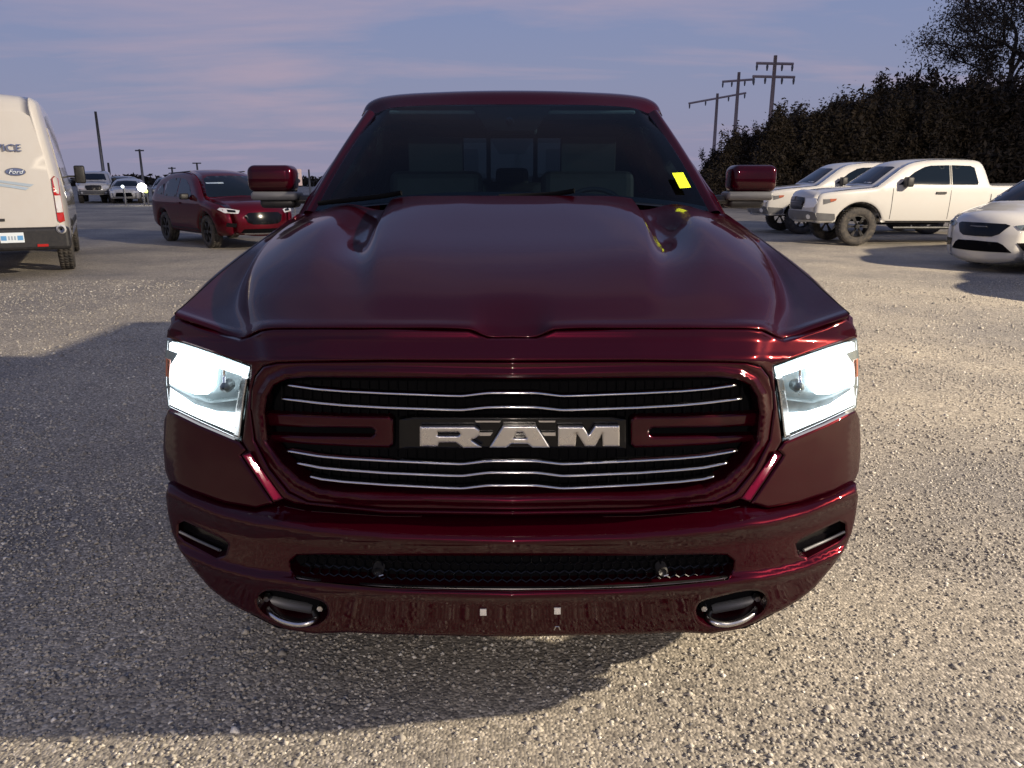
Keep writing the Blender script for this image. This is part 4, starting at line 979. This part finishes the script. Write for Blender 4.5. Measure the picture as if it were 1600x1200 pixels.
# ---- compact red crossover
def crossover(paint, name='crossover_car'):
    L = 4.6
    top = [(.10, .30), (.04, .36), (.02, .50), (.04, .70), (.10, .84), (.3, .95), (.8, 1.04), (1.02, 1.08), (1.4, 1.34), (1.75, 1.54), (2.1, 1.63), (2.6, 1.675), (3.3, 1.655), (3.9, 1.56), (4.2, 1.38), (4.42, 1.08), (4.55, .92), (4.58, .6), (4.54, .38)]
    root, D, _, bvh = make_vehicle(name, L, .94, 1.67, top, .28, [.90, 3.61], .40, .355, 1.04, .23, paint, front=.24, Rr_=.12, nose_taper=.20, rim=M['rimdark'], rimr=.24)
    Xp = lambda p: X(L, p)
    both(lambda ax: (D('side_window', Xp([(1.55, 1.12), (1.9, 1.38), (2.2, 1.50), (2.5, 1.53), (2.5, 1.10)]), ax, M['window'], off=.004),
                     D('rear_door_window', Xp([(2.57, 1.10), (2.57, 1.53), (3.2, 1.51), (3.45, 1.42), (3.4, 1.11)]), ax, M['window'], off=.004),
                     D('quarter_window', Xp([(3.5, 1.13), (3.55, 1.40), (3.85, 1.32), (4.0, 1.16)]), ax, M['window'], off=.004),
                     D('door_seam', Xp([(2.53, 1.08), (2.54, 1.08), (2.54, .36), (2.53, .36)]), ax, M['seam'], off=.003, sp=.3, thick=0),
                     D('sill_cladding', Xp([(1.36, .40), (3.15, .40), (3.15, .30), (1.36, .30)]), ax, M['blk'], off=.01),
                     D('door_handle', Xp([(2.28, .98), (2.46, .98), (2.46, .94), (2.28, .94)]), ax, paint, off=.03)))
    for c in (.90, 3.61):
        a_ = [(L / 2 - c + rr * math.cos(R(t)), .355 + rr * math.sin(R(t))) for rr, ts in ((.45, np.linspace(5, 175, 15)), (.405, np.linspace(175, 5, 15))) for t in ts]
        both(lambda ax: D('arch_cladding', a_, ax, M['blk'], off=.006, sp=.2, thick=.03))
    D('windscreen', full_y([(0, 1.585), (.48, 1.57), (.60, 1.51), (.76, 1.14), (.74, 1.11), (0, 1.14)]), 'front', M['window'], off=.01)
    D('windscreen_strip', [(-.62, 1.43), (-.28, 1.435), (-.28, 1.405), (-.62, 1.40)], 'front', M['decalgrey'], off=.02, sp=.1)
    D('grille', full_y([(0, .80), (.34, .79), (.44, .72), (.38, .58), (.28, .54), (0, .53)]), 'front', M['gloss'], off=.012)
    D('lower_intake', full_y([(0, .44), (.46, .44), (.52, .36), (0, .34)]), 'front', M['void'], off=.01)
    D('skid_strip', full_y([(0, .345), (.60, .355), (.58, .325), (0, .315)]), 'front', M['satin'], off=.015, sp=.1)
    for sg in (1, -1):
        q = [(.50, .84), (.66, .88), (.82, .90), (.86, .86), (.78, .79), (.54, .77)]
        D('headlight', q if sg > 0 else sym(q), 'front', M['white_lens'], off=.012)
        q = [(.58, .845), (.72, .865), (.72, .81), (.58, .80)]; D('projector', q if sg > 0 else sym(q), 'front', M['gloss'], off=.02, sp=.05)
        q = [(.58, .56), (.76, .58), (.78, .50), (.60, .48)]; D('fog_lamp_recess', q if sg > 0 else sym(q), 'front', M['gloss'], off=.012)
    s = MB(); s.tube([(L / 2 - 2.2, -.66, 1.68), (L / 2 - 3.7, -.64, 1.64)], .015, 6); s.build('roof_rail', M['blk'], root)
    s = MB(); s.tube([(L / 2 - 2.2, .66, 1.68), (L / 2 - 3.7, .64, 1.64)], .015, 6); s.build('roof_rail', M['blk'], root)
    side_mirror(root, L / 2 - 1.72, .87, 1.12, (.13, .2, .14), M['blk'], .07)
    return root
cx = crossover(M['cherry2']); put(cx, -7.15, 19.3, -48)
tag(cx, 'small bright red crossover with dark windows, parked behind the left door mirror', 'car')

# ---- high-roof cargo van seen from behind
def van():
    L = 6.0
    top = [(.10, .38), (.04, .50), (.02, .75), (.06, 1.0), (.25, 1.18), (.85, 1.38), (1.1, 1.55), (1.5, 2.0), (1.85, 2.42), (2.2, 2.66), (2.7, 2.74), (4.0, 2.76), (5.6, 2.74), (5.84, 2.70), (5.93, 2.55), (5.95, 2.2), (5.97, 1.2), (5.98, .62), (5.95, .50)]
    root, D, _, bvh = make_vehicle('cargo_van', L, 1.02, 2.76, top, .45, [1.05, 4.85], .42, .36, 1.15, .20, M['vanwhite'], front=.2, rear=.02, Rr_=.10, rim=M['rim'], rimr=.22, tw=.23, sp=.16)
    Xp = lambda p: X(L, p)
    Rr = lambda nm, q, m_, **k: D(nm, q, 'rear', m_, **k)
    D('windscreen', full_y([(0, 2.30), (.6, 2.28), (.82, 1.55), (0, 1.5)]), 'front', M['window'], off=.01)
    both(lambda ax: (D('cab_window', Xp([(1.45, 1.45), (1.75, 1.85), (2.0, 2.02), (2.45, 2.05), (2.45, 1.42)]), ax, M['window'], off=.004),
                     D('side_moulding', Xp([(1.6, .80), (4.3, .80), (4.3, .70), (1.6, .70)]), ax, M['blk'], off=.015),
                     D('side_panel_recess', Xp([(2.7, 2.3), (5.5, 2.3), (5.5, 1.3), (2.7, 1.3)]), ax, M['vanwhite'], off=.012, sp=.4),
                     D('wheel_cladding', [(L / 2 - 4.85 + rr * math.cos(R(t)), .36 + rr * math.sin(R(t))) for rr, ts in ((.50, np.linspace(10, 170, 15)), (.425, np.linspace(170, 10, 15))) for t in ts], ax, M['blk'], off=.01, sp=.2)))
    # rear doors: two panels with a centre gap and frame pressings
    for sg in (1, -1):
        q = [(.015, 2.52), (.62, 2.50), (.70, 2.44), (.80, 1.9), (.86, 1.2), (.86, .78), (.015, .78)]
        Rr('rear_door', q if sg > 0 else sym(q), M['vanwhite'], off=.012, sp=.2, thick=.02)
        q = [(.865, 1.52), (.905, 1.56), (.950, 1.52), (.965, .86), (.90, .84), (.868, .88)]
        l = Rr('tail_lamp', q if sg > 0 else sym(q), M['red_lens'], off=.03, sp=.08, thick=.06)
        q = [(.872, 1.26), (.952, 1.26), (.958, 1.00), (.874, 1.00)]
        Rr('reversing_lamp', q if sg > 0 else sym(q), M['white_lens'], off=.038, sp=.08, thick=.01)
        s = MB(); s.box((-L / 2 - .07, sg * .62, .50), (.02, .15, .04)); s.build('reflector', M['red_lens'], root)
        s = MB(); s.tube([(-L / 2 - .02, sg * .90, .74), (-L / 2 - .075, sg * .90, .74), (-L / 2 - .085, sg * .90, .74)], [.075, .07, .05], 14); s.build('round_lamp', M['white_lens'], root, smooth=True)
    s = MB(); s.box((-L / 2 + .06, 0, .60), (.24, 2.02, .36)); s.build('rear_bumper', M['blk'], root, bevel=.06, seg=3)
    Rr('door_handle', [(-.16, .92), (-.04, .92), (-.04, .88), (-.16, .88)], M['blk'], off=.03, sp=.1)
    # the plate sits right of centre
    s = MB(); s.box((-L / 2 - .068, -.22, .63), (.012, .32, .155)); pl = s.build('licence_plate', M['plate'], root, bevel=.004)
    for yy in (-.33, -.11):
        s = MB(); s.box((-L / 2 - .0755, yy, .625), (.003, .075, .07)); s.build('plate_print', M['plateblue'], pl)
    for yy in (-.26, -.22, -.18):
        s = MB(); s.box((-L / 2 - .0755, yy, .625), (.003, .022, .06)); s.build('plate_print', M['decalgrey'], pl)
    rot = (PI / 2, 0, -PI / 2)
    xb = -L / 2 - .018
    text_mesh('lettering', 'SERVICE', .15, M['decalblue'], root, (xb - .0, -.22, 1.97), (R(90), 0, R(-90)), ext=.012, sx=1.15)
    el = Rr('oval_badge', ell(-.40, 1.62, .13, .052, 24), M['decalblue'], off=.026, sp=.05, thick=.004)
    Rr('oval_badge_rim', ell(-.40, 1.62, .138, .06, 24), M['lowgrey'], off=.0235, sp=.05, thick=.003)
    text_mesh('badge_script', 'Ford', .085, M['plate'], root, (xb - .016, -.40, 1.618), (R(90), 0, R(-90)), ext=.004, shear=.4, sx=1.15)
    for q, m_ in (([(-.62, 1.43), (-.36, 1.47), (.2, 1.56), (.2, 1.53), (-.3, 1.44), (-.56, 1.395)], M['decalgrey']),
                  ([(-.55, 1.38), (-.3, 1.425), (.2, 1.51), (.2, 1.47), (-.3, 1.385), (-.50, 1.345)], M['decalblue'] if False else M['decalgrey']),
                  ([(-.10, 1.16), (.1, 1.165), (.1, 1.145), (-.12, 1.14)], M['red_lens'])):
        Rr('stripe_print', q, m_, off=.0215, sp=.15, thick=.003)
    side_mirror(root, L / 2 - 1.5, .98, 1.60, (.14, .2, .36), M['blk'], .12)
    return root
vn = van()
hd = math.atan2(.88, -.46)
bk = np.array((-8.0, 12.1)); cen = bk + 3.0 * np.array((math.cos(hd), math.sin(hd)))
put(vn, cen[0], cen[1], math.degrees(hd))
tag(vn, 'white high roof service van seen from behind, at the left edge of the lot', 'van')

# ---- far vehicles on the left, facing the camera
def sedan(name, paint, L=4.7, h=1.45, half=.92):
    k = h / 1.45
    top = [(.1, .30), (.03, .40), (.02, .62), (.10, .78 * k), (.5, .88 * k), (1.1, .98 * k), (1.55, 1.25 * k), (2.0, 1.41 * k), (2.6, 1.45 * k), (3.2, 1.40 * k), (3.8, 1.12 * k), (4.4, 1.02 * k), (4.65, .92 * k), (4.68, .5), (4.6, .34)]
    root, D, _, b = make_vehicle(name, L, half, h, top, .26, [.9, 3.7], .38, .33, .95 * k, .22, paint, front=.2, Rr_=.11, sp=.22)
    Xp = lambda p: X(L, p)
    both(lambda ax: D('side_window', Xp([(1.6, 1.0 * k), (2.05, 1.32 * k), (3.1, 1.32 * k), (3.6, 1.02 * k)]), ax, M['window'], off=.005))
    D('windscreen', full_y([(0, 1.37 * k), (.56, 1.34 * k), (.74, 1.02 * k), (0, 1.02 * k)]), 'front', M['window'], off=.012)
    D('grille', full_y([(0, .66), (.42, .65), (.5, .42), (0, .40)]), 'front', M['void'], off=.01)
    for sg in (1, -1):
        q = [(.5, .74 * k), (.80, .76 * k), (.84, .66 * k), (.52, .62 * k)]; D('headlight', q if sg > 0 else sym(q), 'front', M['white_lens'], off=.012)
    return root
f1 = copy_tree(tk); put(f1, -27.2, 52.0, -66)
tag(f1, 'distant white pickup facing the camera just right of the van', 'pickup truck')
f2 = sedan('parked_car', M['white']); put(f2, -24.6, 51.0, -72)
tag(f2, 'distant white car under the bright yard light', 'car')
f3 = sedan('parked_car', M['darkpaint'], h=1.6); put(f3, -26.0, 53.0, -80)
tag(f3, 'distant dark car between the far white pickup and the far white car', 'car')
f4 = sedan('parked_car', M['darkpaint'], h=1.55); put(f4, -23.0, 53.5, -75)
tag(f4, 'distant dark car just left of the red crossover', 'car')

# ================================================================== poles, sign, trees
def pole_rig(name, x, y, hgt, rad, arms, label, cat='utility pole', lean=0., group=None, wood=True, ins=True):
    r_ = empty(name, (x, y, 0))
    s = MB(); s.tube([(0, 0, -.3), (lean * hgt * .5, 0, hgt * .5), (lean * hgt, 0, hgt)], [rad, rad * .85, rad * .65], 10); s.build('pole', M['wood'] if wood else M['steel'], r_, smooth=True)
    for (z, hw, tilt, rot) in arms:
        ca, sa = math.cos(R(rot)), math.sin(R(rot))
        a = Vector((-hw * ca + lean * z, -hw * sa, z - tilt)); b = Vector((hw * ca + lean * z, hw * sa, z + tilt))
        s = MB(); s.tube([a, b], rad * .55, 6); s.build('crossarm', M['wood'] if wood else M['steel'], r_)
        if ins:
            for t in (0.02, .3, .7, .98):
                p = a.lerp(b, t); s = MB(); s.tube([p, p + Vector((0, 0, -.22)), p + Vector((0, 0, -.5))], [.05, .09, .05], 6); s.build('insulator', M['steel'], r_)
    tag(r_, label, cat, group)
    return r_
G1 = 'utility poles beyond the dark trees'
pole_rig('utility_pole', 19.1, 60.0, 10.1, .19, [(9.55, 1.42, 0, 8), (8.65, 1.62, 0, 8)], 'tallest double armed wooden utility pole, rightmost of the three above the dark trees', group=G1)
pole_rig('utility_pole', 20.4, 74.0, 10.7, .20, [(10.0, 1.45, .1, 0)], 'middle utility pole of the three above the dark trees, single crossarm', group=G1)
pole_rig('utility_pole', 20.6, 82.0, 9.7, .20, [(9.25, 2.85, .5, 0)], 'leftmost utility pole beside the windscreen, with one long tilted crossarm', group=G1)
G2 = 'poles on the left skyline'
pole_rig('light_mast', -29.7, 58.0, 6.1, .13, [], 'tall plain leaning mast standing behind the distant white pickup', 'pole', lean=-.0, group=G2, wood=False)
pole_rig('light_mast', -32.3, 64.0, 2.7, .12, [], 'short plain post just right of the tall leaning mast', 'pole', group=G2, wood=False)
pole_rig('yard_pole', -30.6, 66.0, 3.8, .12, [(3.7, .35, 0, 0)], 'pole with a small T top above the bright yard light', 'pole', lean=0, group=G2, wood=False, ins=False)
pole_rig('yard_pole', -28.1, 66.0, 2.4, .1, [(2.3, .3, 0, 0)], 'short post peeking over the roof rear of the red crossover', 'pole', group=G2, wood=False, ins=False)
pole_rig('yard_pole', -26.0, 66.0, 2.75, .1, [(2.7, .35, 0, 0)], 'small T topped post above the roof middle of the red crossover', 'pole', group=G2, wood=False, ins=False)
pole_rig('yard_pole', -16.8, 66.0, 2.2, .10, [], 'tiny post at the right side of the pale banner sign', 'pole', group=G2, wood=False, ins=False)

# bright yard light low on the horizon, with two weaker ones beside it
def small_light(x, y, z, rr, m, label):
    r_ = empty('yard_light', (x, y, 0))
    s = MB(); s.tube([(0, .1, 0), (0, .1, z)], .06, 8); s.build('post', M['steel'], r_)
    s = MB(); s.box((0, .10, z), (rr * 1.1, .1, rr * 1.1)); s.build('fixture', M['steel'], r_)
    me = bpy.data.meshes.new('lamp'); bm = bmesh.new(); bmesh.ops.create_uvsphere(bm, u_segments=16, v_segments=10, radius=rr); bm.to_mesh(me); bm.free()
    me.materials.append(m); o = bpy.data.objects.new('lamp', me); COL.objects.link(o); o.parent = r_; o.location = (0, -.03, z)
    tag(r_, label, 'yard light')
small_light(-21.2, 45.5, 1.0, .24, M['poleglass'], 'brightest warm white yard light glaring low between the van and the crossover')
small_light(-22.3, 45.5, 1.05, .08, M['poleblue'], 'small bluish yard light left of the brightest one')
small_light(-20.85, 45.2, .80, .10, M['poleyel'], 'small yellow green lamp just right of the brightest yard light')
# banner sign by the mirror
b_ = empty('banner_sign', (-8.35, 31.0, 0))
s = MB(); s.box((0, 0, 1.55), (.34, .02, .62)); s.build('banner', M['banner'], b_)
s = MB(); s.tube([(-.2, .02, 0), (-.2, .02, 1.9)], .02, 6); s.build('banner_pole', M['steel'], b_)
s = MB(); s.tube([(.03, -.012, 1.42), (.03, -.018, 1.42)], .08, 12); s.build('printed_mark', M['ink'], b_)
s = MB(); s.box((0, -.014, 1.68), (.16, .006, .04)); s.build('printed_line', M['decalgrey'], b_)
s = MB(); s.box((0, -.014, 1.60), (.13, .006, .03)); s.build('printed_line', M['decalgrey'], b_)
tag(b_, 'narrow upright pale pink banner with a dark round mark, beside the left mirror', 'sign')

# two floodlight poles that light the lot
for nm, loc, aim, pw, colr in LAMPS:
    d = Vector(aim) - Vector(loc); az = math.atan2(d.y, d.x)
    back = Vector((-math.cos(az), -math.sin(az), 0)) * .45
    r_ = empty('floodlight_pole', (loc[0] + back.x, loc[1] + back.y, 0), az)
    s = MB(); s.tube([(0, 0, 0), (0, 0, loc[2] + .3)], [.11, .08], 10); s.build('pole', M['steel'], r_, smooth=True)
    s = MB(); s.tube([(0, 0, loc[2] + .2), (.30, 0, loc[2] + .2)], .04, 8); s.build('bracket', M['steel'], r_)
    s = MB(); s.box((.22, 0, loc[2] + .14), (.10, .5, .34)); s.build('lamp_housing', M['steel'], r_, bevel=.02)
    s = MB(); s.box((.275, 0, loc[2] + .12), (.01, .44, .28)); s.build('lamp_glass', M['flood'], r_)
    tag(r_, 'tall steel floodlight pole off to the right, lighting the lot' if nm == 'A' else 'steel floodlight pole behind the camera, facing the red truck', 'floodlight')

# ---- trees
def leaf_mat(name, c1, c2):
    m = mat(name, c1, .7, spec=.2); N, L, b = nodes(m)
    a = N.new('ShaderNodeAttribute'); a.attribute_name = 'tone'
    x = N.new('ShaderNodeMix'); x.data_type = 'RGBA'; L.new(a.outputs['Fac'], x.inputs[0]); x.inputs[6].default_value = (*c1, 1); x.inputs[7].default_value = (*c2, 1)
    L.new(x.outputs[2], b.inputs['Base Color']); return m
M['cedar'] = leaf_mat('dark_cedar_foliage', (.014, .012, .009), (.046, .034, .022))
M['oak'] = leaf_mat('sparse_oak_leaves', (.03, .027, .02), (.08, .062, .045))
M['bark'] = vary(mat('tree_bark', (.055, .047, .04), .9), 5, .6, (.03, .025, .02), 0, .5, 25)
def leaves(name, P, size, m, parent, aspect=1.6):
    n = len(P); a = RNG.normal(size=(n, 3)); a /= np.linalg.norm(a, axis=1)[:, None]
    b = np.cross(a, RNG.normal(size=(n, 3))); b /= np.linalg.norm(b, axis=1)[:, None]
    s = size * RNG.uniform(.5, 1.4, (n, 1))
    Vx = np.stack([P - a * s * aspect, P + b * s * .6, P + a * s * aspect, P - b * s * .6], 1).reshape(-1, 3)
    me = bpy.data.meshes.new(name); me.vertices.add(len(Vx)); me.vertices.foreach_set('co', Vx.ravel())
    me.loops.add(4 * n); me.loops.foreach_set('vertex_index', np.arange(4 * n, dtype=np.int32))
    me.polygons.add(n); me.polygons.foreach_set('loop_start', np.arange(0, 4 * n, 4, dtype=np.int32)); me.polygons.foreach_set('loop_total', np.full(n, 4, np.int32))
    at = me.attributes.new('tone', 'FLOAT', 'POINT'); at.data.foreach_set('value', np.repeat(RNG.random(n), 4).astype(np.float32))
    me.materials.append(m); me.update(calc_edges=True)
    o = bpy.data.objects.new(name, me); COL.objects.link(o); o.parent = parent; return o
def cedar(seed, hgt, wid):
    rg = np.random.default_rng(seed); root = empty('cedar_tree')
    s = MB(); s.tube([(0, 0, -.2), (.1, 0, hgt * .5), (0, .1, hgt * .92)], [.16, .1, .03], 8)
    s.build('trunk', M['bark'], root, smooth=True)
    P = []
    nb = 150
    for i in range(nb):       # clumps along rising branches
        t = rg.random() ** .8; z = hgt * (.04 + .94 * t)
        rmax = wid * (1.02 - t) ** .62 * (.75 + .4 * rg.random()); a = rg.uniform(0, 2 * PI); rr = rmax * rg.uniform(.45, 1)
        c = np.array([rr * math.cos(a), rr * math.sin(a), z + .25 * rr * rg.uniform(-.3, 1)]); k = 150
        e = np.array([.34, .34, .42]) * (1.15 - .6 * t) * rg.uniform(.6, 1.3)
        P.append(c + rg.normal(size=(k, 3)) * e * .75)
    for i in range(20):       # ragged tips
        a = rg.uniform(0, 2 * PI); rr = rg.uniform(0, .6) * wid; z = hgt * rg.uniform(.84, 1.10) * (1 - .12 * rr / wid)
        P.append(np.array([rr * math.cos(a), rr * math.sin(a), z]) + rg.normal(size=(60, 3)) * [.09, .09, .30])
    leaves('crown', np.vstack(P), .062, M['cedar'], root)
    return root
protos = [cedar(11, 5.2, 2.0), cedar(12, 4.6, 2.3), cedar(13, 5.8, 1.9), cedar(14, 4.2, 2.0)]
used = [False] * 4
spots = []
# (px of the crown centre, forward distance, photo row of the tip)
row = [(1122, 46, 232), (1152, 43, 222), (1185, 44, 205), (1218, 40, 190), (1250, 43, 180), (1282, 39, 178), (1312, 42, 168), (1345, 38, 160), (1378, 41, 146), (1402, 37, 156), (1432, 40, 142),
       (1465, 36, 150), (1500, 39, 140), (1535, 36, 146), (1570, 38, 138), (1605, 35, 140), (1640, 38, 140), (1680, 36, 140), (1335, 47, 158), (1240, 48, 186), (1410, 46, 150), (1520, 45, 140)]
ordn = ['leftmost', 'second', 'third', 'fourth', 'fifth', 'sixth', 'seventh', 'eighth', 'ninth', 'tenth', 'eleventh', 'twelfth', 'thirteenth', 'fourteenth', 'fifteenth', 'sixteenth', 'seventeenth', 'rightmost']
for i, (px, Y, py) in enumerate(row):
    p = P3(px, py + (8, -7, 3, -10, 6, 0, -5)[i % 7], Y); k = (i * 7 + i // 3) % 4
    t = protos[k] if not used[k] else copy_tree(protos[k]); used[k] = True
    h0 = [5.2, 4.6, 5.8, 4.2][k]; sc = float(p[2]) / (h0 * 1.02)
    t.location = (p[0], Y, 0); t.rotation_euler = (0, 0, i * 1.7); t.scale = (max(sc, .8) * 1.05, max(sc, .8) * 1.05, sc)
    if i < 18: lb = f'dark bushy evergreen, {ordn[i]} along the front of the tree line' + (' counting from the windscreen side' if i not in (0, 17) else (' beside the windscreen' if i == 0 else ' at the frame edge'))
    else: lb = ['dark evergreen standing behind the gap between seventh and eighth front evergreens', 'dark evergreen just behind the fourth and fifth front evergreens', 'dark evergreen just behind the tenth front evergreen', 'dark evergreen just behind the thirteenth front evergreen'][i - 18]
    tag(t, lb, 'tree', 'dark evergreens behind the white pickups')

def oak(seed, root, base, hgt, spread, leafy, tr=.28, nfork=5, leafname='crown'):
    rg = np.random.default_rng(seed); s = MB(); tips = []
    def grow(p, d, ln, rad, lev):
        pts = [p]; q = p.copy(); dd = d.copy(); nseg = 4
        for i in range(nseg):
            dd = (dd + Vector(rg.normal(size=3)) * .16 + Vector((0, 0, .03))).normalized(); q = q + dd * ln / nseg; pts.append(q.copy())
        s.tube(pts, list(np.linspace(rad, rad * .62, nseg + 1)), 7 if lev < 2 else 4, False)
        if lev >= nfork: tips.append(q); return
        k = 2 if rg.random() < .45 else 3
        for j in range(k):
            ax = Vector(rg.normal(size=3)).normalized(); nd = (dd + ax * .62).normalized()
            if nd.z < -.1: nd.z *= -.4
            grow(q, nd, ln * rg.uniform(.66, .88), rad * .6, lev + 1)
            if lev >= 2: tips.append(pts[2])
    grow(Vector(base), Vector((-.05, 0, 1)), hgt * .26, tr, 0)
    s.build('trunk', M['bark'], root, smooth=True)
    P = []
    for t in tips:
        if rg.random() < leafy: P.append(np.array(t) + rg.normal(size=(int(rg.integers(60, 170)), 3)) * np.array([.42, .42, .30]))
    leaves(leafname, np.vstack(P), .05, M['oak'], root, 1.5)
ok_ = empty('oak_tree', (26.3, 44.0, 0)); oak(5, ok_, (0, 0, -.2), 16.5, 4, 1.0, .36)
tag(ok_, 'tall half bare spreading tree rising above the evergreens at the right edge', 'tree')
ok2 = empty('oak_tree', (30.0, 47.0, 0)); oak(9, ok2, (0, 0, -.2), 14.5, 4, 1.0, .3)
tag(ok2, 'second half bare tree behind the tall spreading one at the right edge', 'tree')
# low far scrub line that closes the horizon
P = []
for i in range(900):
    x = RNG.uniform(-190, 190); y = 150 + RNG.uniform(-8, 8)
    P.append(np.array([x, y, 0]) + RNG.normal(size=(26, 3)) * [1.2, .8, .35] + [0, 0, .7 + .5 * math.sin(x * .08) + .3 * math.sin(x * .31)])
tag(leaves('distant_scrub', np.vstack(P), .35, M['cedar'], None), 'low dark line of far scrub along the horizon', 'scrub', kind='stuff')
